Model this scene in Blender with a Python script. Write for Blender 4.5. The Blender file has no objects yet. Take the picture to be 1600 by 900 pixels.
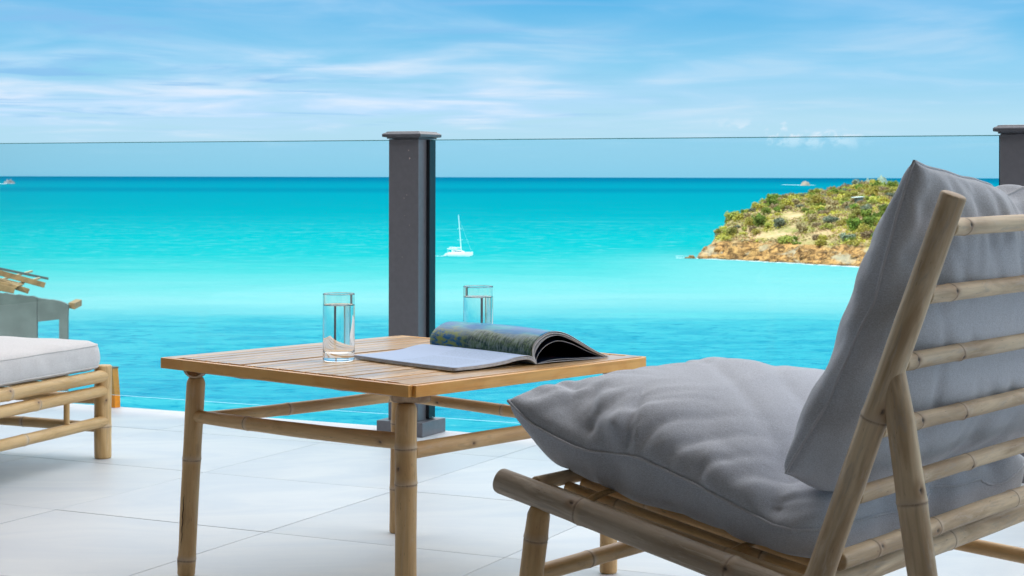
import bpy, bmesh, math, random
import numpy as np
from mathutils import Vector, Matrix, noise as mn
R = math.radians
sc = bpy.context.scene
COL = sc.collection

# ---------------------------------------------------------------- camera
EYE = 0.8126
cam_d = bpy.data.cameras.new('camera')
cam = bpy.data.objects.new('camera', cam_d)
COL.objects.link(cam)
cam.location = (0, 0, EYE)
cam.rotation_euler = (R(90), R(-0.126), 0)
cam_d.sensor_width = 36.0
cam_d.lens = 36.0 * 2760 / 1600
cam_d.shift_y = -(450 - 276.4) / 1600
cam_d.dof.use_dof = True
cam_d.dof.focus_distance = 3.2
cam_d.dof.aperture_fstop = 28
cam_d.clip_start = 0.05
cam_d.clip_end = 400000
sc.camera = cam

# ---------------------------------------------------------------- light, sky, exposure
SUN_EL, SUN_AZ = 48.0, -38.0      # the sun stands behind the camera, to the left (azimuth of its direction, from -Y towards -X)
sun_dir = Vector((math.sin(R(SUN_AZ)) * math.cos(R(SUN_EL)), -math.cos(R(SUN_AZ)) * math.cos(R(SUN_EL)), math.sin(R(SUN_EL))))
sd = bpy.data.lights.new('sun', 'SUN')
sd.energy = 4.4
sd.angle = R(0.55)
sd.color = (1.0, 0.955, 0.88)
sun = bpy.data.objects.new('sun', sd)
COL.objects.link(sun)
sun.rotation_euler = sun_dir.to_track_quat('Z', 'Y').to_euler()
sc.view_settings.view_transform = 'Standard'
sc.view_settings.look = 'None'
sc.view_settings.exposure = 0.0
sc.view_settings.gamma = 1.0


class NT:
    """small node-tree helper"""
    def __init__(s, tree):
        s.t = tree; s.n = tree.nodes; s.l = tree.links
    def new(s, typ, **kw):
        n = s.n.new(typ)
        for k, v in kw.items():
            setattr(n, k, v)
        return n
    def val(s, sock, v):
        if isinstance(v, bpy.types.NodeSocket):
            s.l.new(v, sock)
        elif v is not None:
            if sock.type == 'RGBA' and isinstance(v, (tuple, list)) and len(v) == 3:
                v = (*v, 1)
            sock.default_value = v
    def math(s, op, a, b=None, c=None, clamp=False):
        n = s.new('ShaderNodeMath', operation=op, use_clamp=clamp)
        s.val(n.inputs[0], a)
        if b is not None: s.val(n.inputs[1], b)
        if c is not None: s.val(n.inputs[2], c)
        return n.outputs[0]
    def mix(s, f, a, b, mode='MIX'):
        n = s.new('ShaderNodeMix', data_type='RGBA', blend_type=mode)
        s.val(n.inputs[0], f); s.val(n.inputs[6], a); s.val(n.inputs[7], b)
        return n.outputs[2]
    def smooth(s, v, a, b, lo=0.0, hi=1.0):
        n = s.new('ShaderNodeMapRange', interpolation_type='SMOOTHSTEP')
        s.val(n.inputs[0], v); s.val(n.inputs[1], a); s.val(n.inputs[2], b); s.val(n.inputs[3], lo); s.val(n.inputs[4], hi)
        return n.outputs[0]
    def noise(s, vec, scale, detail=4, rough=0.55, dist=0.0):
        n = s.new('ShaderNodeTexNoise')
        s.val(n.inputs['Vector'], vec)
        s.val(n.inputs['Scale'], scale); s.val(n.inputs['Detail'], detail); s.val(n.inputs['Roughness'], rough); s.val(n.inputs['Distortion'], dist)
        return n.outputs[0]
    def mapping(s, vec, scale=(1, 1, 1), loc=(0, 0, 0), rot=(0, 0, 0)):
        n = s.new('ShaderNodeMapping')
        s.val(n.inputs[0], vec); n.inputs['Scale'].default_value = scale; n.inputs['Location'].default_value = loc; n.inputs['Rotation'].default_value = rot
        return n.outputs[0]
    def ramp(s, f, stops, interp='LINEAR'):
        n = s.new('ShaderNodeValToRGB')
        cr = n.color_ramp; cr.interpolation = interp
        while len(cr.elements) < len(stops): cr.elements.new(0.5)
        for e, (p, c) in zip(cr.elements, stops):
            e.position = p; e.color = (*c, 1) if len(c) == 3 else c
        s.val(n.inputs[0], f)
        return n.outputs[0]
    def bump(s, h, strength=0.3, dist=0.01, normal=None):
        n = s.new('ShaderNodeBump')
        n.inputs['Strength'].default_value = strength; n.inputs['Distance'].default_value = dist
        s.val(n.inputs['Height'], h)
        if normal is not None: s.l.new(normal, n.inputs['Normal'])
        return n.outputs[0]


# world: clear-air ramp with some Nishita, added bright cloud overhead for light, thin high cloud laid over it on a plane above the sea
world = bpy.data.worlds.new('World')
sc.world = world
world.use_nodes = True
world.node_tree.nodes.clear()
w = NT(world.node_tree)
out = w.new('ShaderNodeOutputWorld')
bg = w.new('ShaderNodeBackground')
sky = w.new('ShaderNodeTexSky', sky_type='NISHITA')
sky.sun_disc = False
sky.sun_elevation = R(SUN_EL)
sky.sun_rotation = R(180 - SUN_AZ) % (2 * math.pi)
sky.altitude = 10; sky.air_density = 1.0; sky.dust_density = 0.4; sky.ozone_density = 2.0
co = w.new('ShaderNodeTexCoord').outputs['Generated']
sep = w.new('ShaderNodeSeparateXYZ'); w.l.new(co, sep.inputs[0])
dx, dy, dz = sep.outputs
el = w.math('MAXIMUM', dz, 0.0)
# clear-air colour by height above the horizon
clear = w.ramp(w.math('POWER', el, 0.5), [(0.0, (0.38, 0.75, 0.95)), (0.12, (0.47, 0.78, 0.96)), (0.18, (0.48, 0.79, 0.97)), (0.25, (0.26, 0.66, 0.95)), (0.32, (0.09, 0.49, 0.88)), (0.5, (0.085, 0.40, 0.80)), (0.8, (0.06, 0.28, 0.66)), (1.0, (0.05, 0.24, 0.60))])
nish = w.mix(1.0, sky.outputs[0], (0.05, 0.05, 0.05), 'MULTIPLY')
base = w.mix(0.10, clear, nish)
den = w.math('ADD', el, 0.035)
cx = w.math('DIVIDE', dx, den); cy = w.math('DIVIDE', dy, den)
cmb = w.new('ShaderNodeCombineXYZ'); w.l.new(cx, cmb.inputs[0]); w.l.new(cy, cmb.inputs[1])
cp = cmb.outputs[0]
broad = w.noise(w.mapping(cp, (0.26, 0.22, 1), (3.1, 1.7, 0), (0, 0, R(-2))), 1.0, 4, 0.50, 0.4)
fine = w.noise(w.mapping(cp, (0.95, 0.70, 1), (9.3, 4.2, 0), (0, 0, R(-3))), 1.0, 6, 0.52, 0.5)
veil = w.math('ADD', w.math('MULTIPLY', broad, 0.62), w.math('MULTIPLY', fine, 0.42))
left = w.smooth(dx, 0.16, -0.10)
mask = w.math('ADD', w.math('MULTIPLY', w.smooth(veil, 0.44, 0.66), w.math('ADD', 0.55, w.math('MULTIPLY', left, 0.45))), w.math('MULTIPLY', w.math('MULTIPLY', left, w.smooth(fine, 0.30, 0.56)), w.math('MULTIPLY', w.smooth(el, 0.018, 0.038), w.math('SUBTRACT', 0.75, w.math('MULTIPLY', w.smooth(el, 0.062, 0.085), 0.5)))))
lowfade = w.smooth(el, 0.004, 0.035)
cover = w.math('MULTIPLY', w.math('MULTIPLY', mask, lowfade), 0.66, clamp=True)
ccol = w.mix(w.smooth(fine, 0.44, 0.76), (0.50, 0.75, 1.0), (0.76, 0.87, 1.0))
skyc = w.mix(cover, base, ccol)
# above the frame: bright white cloud added to light the shaded terrace
fill_cloud = w.math('MULTIPLY', w.smooth(el, 0.11, 0.45), w.math('ADD', 0.55, w.math('MULTIPLY', w.smooth(broad, 0.3, 0.65), 0.45)))
skyc = w.mix(fill_cloud, skyc, (2.75, 2.66, 2.56))
# darker blue streaks under the sheet on the left
dk = w.noise(w.mapping(cp, (0.50, 0.75, 1), (1.3, 7.7, 0), (0, 0, R(-3))), 1.0, 6, 0.6, 0.8)
dkm = w.math('MULTIPLY', w.math('MULTIPLY', w.smooth(dk, 0.52, 0.66), left), w.math('MULTIPLY', w.smooth(el, 0.022, 0.04), w.smooth(el, 0.16, 0.10)))
skyc = w.mix(w.math('MULTIPLY', dkm, 0.75), skyc, (0.25, 0.54, 0.87))
# small cumulus tops low over the horizon
az = w.math('ARCTAN2', dx, dy)
pc = w.new('ShaderNodeCombineXYZ'); w.l.new(w.math('MULTIPLY', az, 55.0), pc.inputs[0]); w.l.new(w.math('MULTIPLY', el, 75.0), pc.inputs[1])
pf = w.noise(pc.outputs[0], 1.0, 5, 0.62, 0.3)
band = w.math('MULTIPLY', w.math('MULTIPLY', w.smooth(el, 0.014, 0.021), w.smooth(el, 0.036, 0.024)), w.smooth(az, 0.09, 0.13))
gate = w.smooth(w.noise(pc.outputs[0], 0.18, 1, 0.5), 0.46, 0.56)
puff = w.math('MULTIPLY', w.math('MULTIPLY', w.smooth(pf, 0.53, 0.64), band), gate)
skyc = w.mix(w.math('MULTIPLY', puff, 0.95), skyc, (0.80, 0.90, 1.0))
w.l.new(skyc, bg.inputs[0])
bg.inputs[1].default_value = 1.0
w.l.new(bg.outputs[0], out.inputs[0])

# ---------------------------------------------------------------- cushion cloth, inflated while the scene is still empty
def sim_pillow(W, L, n, pressure, frames, rough, seed, bend=0.3):
    rn = random.Random(seed)
    nx = n; ny = int(n * L / W)
    vs, fs, idx = [], [], {}
    for s in (0, 1):
        for j in range(ny + 1):
            for i in range(nx + 1):
                ed = i in (0, nx) or j in (0, ny)
                if s == 1 and ed:
                    idx[(1, i, j)] = idx[(0, i, j)]; continue
                idx[(s, i, j)] = len(vs)
                z = 0 if ed else (0.004 if s == 0 else -0.004)
                vs.append((W * (i / nx - .5) + rn.uniform(-1, 1) * rough, L * (j / ny - .5) + rn.uniform(-1, 1) * rough, z + rn.uniform(-1, 1) * rough))
    for s in (0, 1):
        for j in range(ny):
            for i in range(nx):
                q = (idx[(s, i, j)], idx[(s, i + 1, j)], idx[(s, i + 1, j + 1)], idx[(s, i, j + 1)])
                fs.append(q if s == 0 else q[::-1])
    me = bpy.data.meshes.new('sim'); me.from_pydata(vs, [], fs); me.update()
    ob = bpy.data.objects.new('sim', me); COL.objects.link(ob)
    m = ob.modifiers.new('cloth', 'CLOTH'); c = m.settings
    c.quality = 6; c.mass = .3
    c.tension_stiffness = 40; c.compression_stiffness = 40; c.shear_stiffness = 20; c.bending_stiffness = bend
    c.use_pressure = True; c.uniform_pressure_force = pressure
    c.effector_weights.gravity = 0; c.air_damping = 3
    m.collision_settings.use_collision = False
    m.point_cache.frame_start = 1; m.point_cache.frame_end = frames + 1
    for f in range(1, frames + 2): sc.frame_set(f)
    em = ob.evaluated_get(bpy.context.evaluated_depsgraph_get()).to_mesh()
    out_ = np.array([v.co[:] for v in em.vertices])
    bpy.data.objects.remove(ob); bpy.data.meshes.remove(me)
    sc.frame_set(1)
    bd = [idx[(0, i, 0)] for i in range(nx)] + [idx[(0, nx, j)] for j in range(ny)] + [idx[(0, i, ny)] for i in range(nx, 0, -1)] + [idx[(0, 0, j)] for j in range(ny, 0, -1)]
    return out_, fs, bd

SEAT_SIM = sim_pillow(0.62, 0.84, 60, 6.0, 34, 0.0010, 3, 0.25)
BACK_SIM = sim_pillow(0.62, 0.84, 60, 5.0, 34, 0.0010, 8, 0.25)

# ---------------------------------------------------------------- tagging helpers
def link(o, parent=None):
    COL.objects.link(o)
    if parent is not None: o.parent = parent
    return o

def tag(o, label=None, cat=None, group=None, kind=None):
    if label: o['label'] = label
    if cat: o['category'] = cat
    if group: o['group'] = group
    if kind: o['kind'] = kind
    return o

def empty(name, loc=(0, 0, 0), rz=0.0, label=None, cat=None, group=None):
    o = bpy.data.objects.new(name, None)
    o.empty_display_size = 0.05
    link(o); o.location = loc; o.rotation_euler = (0, 0, rz)
    return tag(o, label, cat, group)

def mesh_obj(name, vs, fs, mat, parent=None, smooth=False, mats=None, fmat=None):
    me = bpy.data.meshes.new(name)
    me.from_pydata([tuple(v) for v in vs], [], fs)
    me.update()
    for m in (mats or [mat]): me.materials.append(m)
    if fmat is not None: me.polygons.foreach_set('material_index', fmat)
    if smooth: me.polygons.foreach_set('use_smooth', [True] * len(me.polygons))
    o = bpy.data.objects.new(name, me)
    return link(o, parent)

def bm_obj(name, bm, mat, parent=None, smooth=False):
    me = bpy.data.meshes.new(name)
    bm.normal_update(); bm.to_mesh(me); bm.free()
    me.materials.append(mat)
    if smooth: me.polygons.foreach_set('use_smooth', [True] * len(me.polygons))
    o = bpy.data.objects.new(name, me)
    return link(o, parent)

def add_box(bm, c, s, rz=0.0, bev=0.0, m=None):
    M = Matrix.Translation(c) @ Matrix.Rotation(rz, 4, 'Z')
    if m is not None: M = m
    r = bmesh.ops.create_cube(bm, size=1.0, matrix=M @ Matrix.Diagonal((*s, 1)))
    if bev > 0:
        es = list({e for v in r['verts'] for e in v.link_edges})
        bmesh.ops.bevel(bm, geom=es, offset=bev, segments=2, profile=0.6, affect='EDGES')

def box_obj(name, c, s, mat, parent=None, rz=0.0, bev=0.0):
    """box with its own origin at its centre"""
    bm = bmesh.new(); add_box(bm, (0, 0, 0), s, 0, bev)
    o = bm_obj(name, bm, mat, parent)
    o.location = c; o.rotation_euler = (0, 0, rz)
    return o

# ---------------------------------------------------------------- materials
def mat_new(name):
    m = bpy.data.materials.new(name); m.use_nodes = True
    t = NT(m.node_tree); t.n.clear()
    o = t.new('ShaderNodeOutputMaterial'); p = t.new('ShaderNodeBsdfPrincipled')
    t.l.new(p.outputs[0], o.inputs[0])
    return m, t, p, o

def objco(t): return t.new('ShaderNodeTexCoord').outputs['Object']
def posco(t): return t.new('ShaderNodeNewGeometry').outputs['Position']
def rnd(t): return t.new('ShaderNodeObjectInfo').outputs['Random']

def simple(name, col, rough=0.6, var=0.15, scale=8.0, bump=0.0, metal=0.0, spec=0.5, world=False):
    m, t, p, o = mat_new(name)
    co = posco(t) if world else objco(t)
    n = t.noise(co, scale, 6, 0.6)
    a = tuple(c * (1 - var) for c in col); b = tuple(min(1, c * (1 + var)) for c in col)
    t.val(p.inputs['Base Color'], t.mix(t.smooth(n, 0.3, 0.7), a, b))
    t.val(p.inputs['Roughness'], rough); t.val(p.inputs['Metallic'], metal); t.val(p.inputs['Specular IOR Level'], spec)
    if bump: t.l.new(t.bump(t.noise(co, scale * 6, 5, 0.6), bump, 0.004), p.inputs['Normal'])
    return m

def bamboo_mat(name, c1, c2, grey=0.0, rough=0.42):
    m, t, p, o = mat_new(name)
    co = objco(t); r = rnd(t)
    off = t.new('ShaderNodeVectorMath', operation='ADD'); t.l.new(co, off.inputs[0])
    cm = t.new('ShaderNodeCombineXYZ'); t.l.new(t.math('MULTIPLY', r, 37.0), cm.inputs[0]); t.l.new(t.math('MULTIPLY', r, 91.0), cm.inputs[2]); t.l.new(cm.outputs[0], off.inputs[1])
    co = off.outputs[0]
    g1 = t.noise(t.mapping(co, (160, 160, 3.5)), 1.0, 5, 0.6, 0.2)
    g2 = t.noise(t.mapping(co, (28, 28, 5)), 1.0, 4, 0.55, 0.6)
    g3 = t.noise(t.mapping(co, (60, 60, 12)), 1.0, 6, 0.7, 1.2)
    col = t.mix(t.smooth(g2, 0.34, 0.66), c1, c2)
    col = t.mix(t.math('MULTIPLY', t.smooth(g1, 0.42, 0.72), 0.30), col, tuple(x * 0.55 for x in c1))
    col = t.mix(t.math('MULTIPLY', t.smooth(g3, 0.52, 0.68), 0.34 + 0.3 * grey), col, (0.34, 0.30, 0.26) if grey else (0.34, 0.21, 0.10))
    sc1 = t.noise(t.mapping(co, (70, 70, 9), (3, 5, 2)), 1.0, 6, 0.72, 0.8)
    col = t.mix(t.math('MULTIPLY', t.smooth(sc1, 0.53, 0.66), 0.16 + 0.36 * grey), col, (0.66, 0.58, 0.48))
    speck = t.noise(t.mapping(co, (420, 420, 60)), 1.0, 2, 0.5)
    col = t.mix(t.math('MULTIPLY', t.smooth(speck, 0.68, 0.76), 0.5), col, (0.10, 0.06, 0.035))
    ring = t.new('ShaderNodeAttribute'); ring.attribute_name = 'ring'
    line = t.new('ShaderNodeAttribute'); line.attribute_name = 'line'
    scar = t.new('ShaderNodeAttribute'); scar.attribute_name = 'scar'
    hole = t.new('ShaderNodeAttribute'); hole.attribute_name = 'hole'
    rj = t.math('MULTIPLY', ring.outputs['Fac'], t.smooth(g2, 0.25, 0.7, 0.35, 0.8))
    col = t.mix(rj, col, (0.62, 0.50, 0.37))
    col = t.mix(t.math('MULTIPLY', scar.outputs['Fac'], 0.5), col, (0.34, 0.19, 0.095))
    col = t.mix(t.math('MULTIPLY', line.outputs['Fac'], t.smooth(g3, 0.3, 0.6, 0.25, 0.75)), col, (0.13, 0.075, 0.045))
    col = t.mix(hole.outputs['Fac'], col, (0.03, 0.02, 0.015))
    hv = t.new('ShaderNodeHueSaturation')
    t.l.new(t.math('ADD', 0.88, t.math('MULTIPLY', r, 0.22)), hv.inputs['Value']); t.l.new(col, hv.inputs['Color'])
    t.val(p.inputs['Base Color'], hv.outputs[0])
    t.val(p.inputs['Roughness'], t.math('ADD', rough, t.math('MULTIPLY', g2, 0.2)))
    t.val(p.inputs['Coat Weight'], 0.12); t.val(p.inputs['Coat Roughness'], 0.3)
    h = t.math('SUBTRACT', t.math('MULTIPLY', g1, 0.5), t.math('MULTIPLY', hole.outputs['Fac'], 1.5))
    t.l.new(t.bump(h, 0.25, 0.0015), p.inputs['Normal'])
    return m

M_TABLE = bamboo_mat('bamboo_table', (0.53, 0.315, 0.13), (0.71, 0.475, 0.23))
M_CHAIR = bamboo_mat('bamboo_weathered', (0.42, 0.29, 0.165), (0.74, 0.59, 0.40), 0.45, 0.5)
M_RAILW = bamboo_mat('bamboo_grey_weathered', (0.36, 0.28, 0.20), (0.54, 0.46, 0.37), 1.2, 0.55)
M_DAYB = bamboo_mat('bamboo_daybed', (0.53, 0.325, 0.125), (0.69, 0.47, 0.225))
M_BRKT = bamboo_mat('bamboo_split', (0.34, 0.22, 0.13), (0.48, 0.34, 0.22))

def slat_mat(name, c1, c2, rough=0.28, coat=0.5):
    m, t, p, o = mat_new(name)
    r = rnd(t)
    add = t.new('ShaderNodeVectorMath', operation='ADD'); t.l.new(objco(t), add.inputs[0])
    cm = t.new('ShaderNodeCombineXYZ'); t.l.new(t.math('MULTIPLY', r, 53.0), cm.inputs[1]); t.l.new(t.math('MULTIPLY', r, 17.0), cm.inputs[0]); t.l.new(cm.outputs[0], add.inputs[1])
    co = add.outputs[0]
    g = t.noise(t.mapping(co, (4, 260, 90)), 1.0, 5, 0.6, 0.1)
    b = t.noise(t.mapping(co, (7, 30, 12)), 1.0, 4, 0.6, 0.7)
    col = t.mix(t.smooth(b, 0.35, 0.65), c1, c2)
    col = t.mix(t.math('MULTIPLY', t.smooth(g, 0.45, 0.7), 0.38), col, tuple(x * 0.5 for x in c1))
    k = t.noise(t.mapping(co, (16, 60, 40)), 1.0, 3, 0.6)
    col = t.mix(t.math('MULTIPLY', t.smooth(k, 0.66, 0.74), 0.65), col, (0.14, 0.07, 0.03))
    hv = t.new('ShaderNodeHueSaturation'); t.l.new(t.math('ADD', 0.70, t.math('MULTIPLY', r, 0.52)), hv.inputs['Value']); t.l.new(col, hv.inputs['Color'])
    t.val(p.inputs['Base Color'], hv.outputs[0])
    t.val(p.inputs['Roughness'], t.math('ADD', rough, t.math('MULTIPLY', b, 0.16)))
    t.val(p.inputs['Coat Weight'], coat); t.val(p.inputs['Coat Roughness'], 0.18)
    t.l.new(t.bump(g, 0.12, 0.0008), p.inputs['Normal'])
    return m

M_SLAT = slat_mat('table_slat', (0.58, 0.33, 0.13), (0.74, 0.48, 0.23), 0.25, 0.5)
M_FASCIA = slat_mat('table_fascia', (0.80, 0.36, 0.06), (0.88, 0.47, 0.12), 0.35, 0.35)

def fabric_mat(name, c, rough=0.95, weave=900.0, sheen=0.25, blot=0.12):
    m, t, p, o = mat_new(name)
    co = objco(t)
    wv = t.new('ShaderNodeTexNoise'); t.val(wv.inputs['Vector'], t.mapping(co, (1, 0.35, 1))); wv.inputs['Scale'].default_value = weave; wv.inputs['Detail'].default_value = 2
    w2 = t.noise(t.mapping(co, (0.35, 1, 1), (5, 5, 5)), weave, 2, 0.5)
    br = t.noise(co, 9, 5, 0.6, 0.3)
    mott = t.math('MULTIPLY', t.math('ADD', wv.outputs[0], w2), 0.5)
    col = t.mix(t.smooth(mott, 0.32, 0.68), tuple(x * 0.80 for x in c), tuple(min(1, x * 1.18) for x in c))
    col = t.mix(t.math('MULTIPLY', t.smooth(br, 0.4, 0.7), blot), col, tuple(x * 0.7 for x in c))
    t.val(p.inputs['Base Color'], col); t.val(p.inputs['Roughness'], rough)
    t.val(p.inputs['Sheen Weight'], sheen); t.val(p.inputs['Sheen Roughness'], 0.5); t.val(p.inputs['Specular IOR Level'], 0.25)
    cr = t.noise(t.mapping(co, (1, 1, 1)), 38, 4, 0.6, 0.6)
    b1 = t.bump(cr, 0.16, 0.006)
    t.l.new(t.bump(mott, 0.35, 0.0009, b1), p.inputs['Normal'])
    return m

M_GREY = fabric_mat('grey_canvas', (0.50, 0.535, 0.61))
M_GREY_SEAM = fabric_mat('grey_canvas_seam', (0.53, 0.555, 0.62), weave=1400)
M_WHITE = fabric_mat('pale_canvas', (0.62, 0.605, 0.61), sheen=0.1, blot=0.05)
M_WHITE_SEAM = fabric_mat('pale_canvas_seam', (0.60, 0.585, 0.58), weave=1400, sheen=0.1)

def tile_mat():
    m, t, p, o = mat_new('porcelain_tile')
    r = rnd(t)
    add = t.new('ShaderNodeVectorMath', operation='ADD'); t.l.new(posco(t), add.inputs[0])
    cm = t.new('ShaderNodeCombineXYZ'); t.l.new(t.math('MULTIPLY', r, 23.0), cm.inputs[0]); t.l.new(t.math('MULTIPLY', r, 47.0), cm.inputs[1]); t.l.new(cm.outputs[0], add.inputs[1])
    co = t.mapping(add.outputs[0], (1.1, 2.6, 1), (0, 0, 0), (0, 0, R(-30)))
    a = t.noise(co, 1.6, 7, 0.62, 1.3)
    b = t.noise(posco(t), 240, 3, 0.6)
    col = t.mix(t.smooth(a, 0.30, 0.70), (0.52, 0.56, 0.615), (0.62, 0.645, 0.67))
    col = t.mix(t.math('MULTIPLY', t.smooth(b, 0.45, 0.8), 0.12), col, (0.5, 0.5, 0.5))
    hv = t.new('ShaderNodeHueSaturation'); t.l.new(t.math('ADD', 0.93, t.math('MULTIPLY', r, 0.13)), hv.inputs['Value']); t.l.new(col, hv.inputs['Color'])
    t.val(p.inputs['Base Color'], hv.outputs[0])
    t.val(p.inputs['Roughness'], t.math('ADD', 0.36, t.math('MULTIPLY', a, 0.22)))
    t.l.new(t.bump(t.math('ADD', a, t.math('MULTIPLY', b, 0.12)), 0.12, 0.003), p.inputs['Normal'])
    return m
M_TILE = tile_mat()
M_GROUT = simple('tile_grout', (0.38, 0.38, 0.39), 0.9, 0.15, 40, world=True)
M_POST = simple('dark_aluminium', (0.172, 0.172, 0.195), 0.42, 0.05, 60, bump=0.08, metal=0.25)
M_POSTCAP = simple('dark_aluminium_cap', (0.12, 0.125, 0.145), 0.36, 0.10, 60, bump=0.2, metal=0.3)
M_GASKET = simple('black_gasket', (0.006, 0.009, 0.014), 0.35, 0.1, 60)
M_SPOT = simple('paint_fleck', (0.62, 0.50, 0.46), 0.7, 0.1, 60)
M_ORANGE = simple('orange_paint', (0.85, 0.28, 0.004), 0.45, 0.12, 30)
M_ORTOP = simple('dark_cap', (0.16, 0.12, 0.07), 0.6, 0.12, 30)
M_CONC = simple('raw_concrete', (0.135, 0.145, 0.135), 0.9, 0.22, 0.9, bump=0.4)  # base darkened: the building's shade is put into the colour
M_TIMBER = simple('raw_timber', (0.36, 0.20, 0.085), 0.75, 0.30, 3.0)
M_TIMBER2 = simple('pale_timber', (0.52, 0.39, 0.24), 0.75, 0.2, 3.0)
M_STEEL = simple('screw_head', (0.12, 0.11, 0.10), 0.35, 0.1, 60, metal=0.8)
M_CEIL = simple('porch_ceiling', (0.34, 0.24, 0.15), 0.8, 0.05, 2.0)
M_WALL = simple('stone_wall', (0.15, 0.13, 0.115), 0.85, 0.04, 2.0, bump=0.1)

def thin_glass(name, tint, edge=False):
    m, t, p, o = mat_new(name)
    t.n.remove(p)
    tr = t.new('ShaderNodeBsdfTransparent'); t.val(tr.inputs[0], (*tint, 1))
    gl = t.new('ShaderNodeBsdfGlossy'); t.val(gl.inputs['Roughness'], 0.01); t.val(gl.inputs[0], (1, 1, 1, 1))
    fr = t.new('ShaderNodeFresnel'); fr.inputs[0].default_value = 1.45
    mx = t.new('ShaderNodeMixShader')
    t.l.new(t.math('MULTIPLY', fr.outputs[0], 0.40), mx.inputs[0]); t.l.new(tr.outputs[0], mx.inputs[1]); t.l.new(gl.outputs[0], mx.inputs[2])
    t.l.new(mx.outputs[0], o.inputs[0])
    return m
M_PANE = thin_glass('tinted_glass_pane', (0.81, 0.947, 0.986))
def edge_mat():
    m, t, p, o = mat_new('glass_pane_edge')
    t.val(p.inputs['Base Color'], (0.09, 0.30, 0.34, 1)); t.val(p.inputs['Roughness'], 0.12)
    return m
M_EDGE = edge_mat()
def edge_mat2():
    m, t, p, o = mat_new('glass_pane_bottom_edge')
    t.val(p.inputs['Base Color'], (0.62, 0.85, 0.92, 1)); t.val(p.inputs['Roughness'], 0.2)  # pale colour stands in for the highlight along the pane's foot
    return m
M_EDGE2 = edge_mat2()

def real_glass(name, ior, tint=(1, 1, 1)):
    m, t, p, o = mat_new(name)
    t.n.remove(p)
    g = t.new('ShaderNodeBsdfGlass'); t.val(g.inputs[0], (*tint, 1)); g.inputs['Roughness'].default_value = 0.0; g.inputs['IOR'].default_value = ior
    t.l.new(g.outputs[0], o.inputs[0])
    return m
M_TUMBLER = real_glass('clear_tumbler_glass', 1.47, (0.985, 0.995, 0.99))
M_WATER = real_glass('drinking_water', 1.33)
M_WATER2 = real_glass('drinking_water_in_glass', 1.33 / 1.47)
# ---------------------------------------------------------------- the place: terrace axes
# T(a, b): a runs out towards the sea square to the railing, b along the railing to the right
TA, TB = Vector((0.4355, 0.9002)), Vector((0.9002, -0.4355))
TROT = math.atan2(TB.y, TB.x)
def T(a, b, z=0.0):
    p = TA * a + TB * b
    return Vector((p.x, p.y, z))

floor = empty('terrace_floor', (0, 0, 0), TROT); floor['kind'] = 'structure'
# in the floor's frame x = b and y = a
o = box_obj('slab', (-1.7, 1.90, -0.125), (12.2, 6.18, 0.23), M_GROUT, floor)
rows = [5.0, 4.60, 3.995, 3.39, 2.785, 2.18, 1.575, 0.97, 0.365, -0.24, -0.845, -1.15]
cols = [-2.264 + 0.608 * k for k in range(-9, 11)]
tme = {}
rt = random.Random(4)
for i in range(len(rows) - 1):
    a1, a0 = rows[i], rows[i + 1]
    for j in range(len(cols) - 1):
        b0, b1 = cols[j], cols[j + 1]
        key = (round(a1 - a0, 3),)
        if key not in tme:
            bm = bmesh.new(); add_box(bm, (0, 0, 0), (b1 - b0 - 0.0022, a1 - a0 - 0.0022, 0.012), 0, 0.0007)
            me = bpy.data.meshes.new('tile'); bm.to_mesh(me); bm.free(); me.materials.append(M_TILE); tme[key] = me
        t_ = bpy.data.objects.new('tile', tme[key]); link(t_, floor)
        t_.location = ((b0 + b1) / 2, (a0 + a1) / 2, -0.0062 + rt.uniform(-0.0004, 0.0002))

# the house behind the camera whose wall shades the terrace
hs = empty('house', T(-1.2, -1.5, 0), TROT, 'brown stone house wall behind the terrace shading it from the sun', 'house')
box_obj('wall', (0, -0.2, 3.8), (34.0, 0.35, 8.2), M_WALL, hs)
box_obj('roof', (0, -0.2, 8.0), (34.6, 1.0, 0.25), M_WALL, hs)
box_obj('porch_roof', (0, 1.98, 2.88), (34.0, 3.96, 0.22), M_CEIL, hs)

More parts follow.
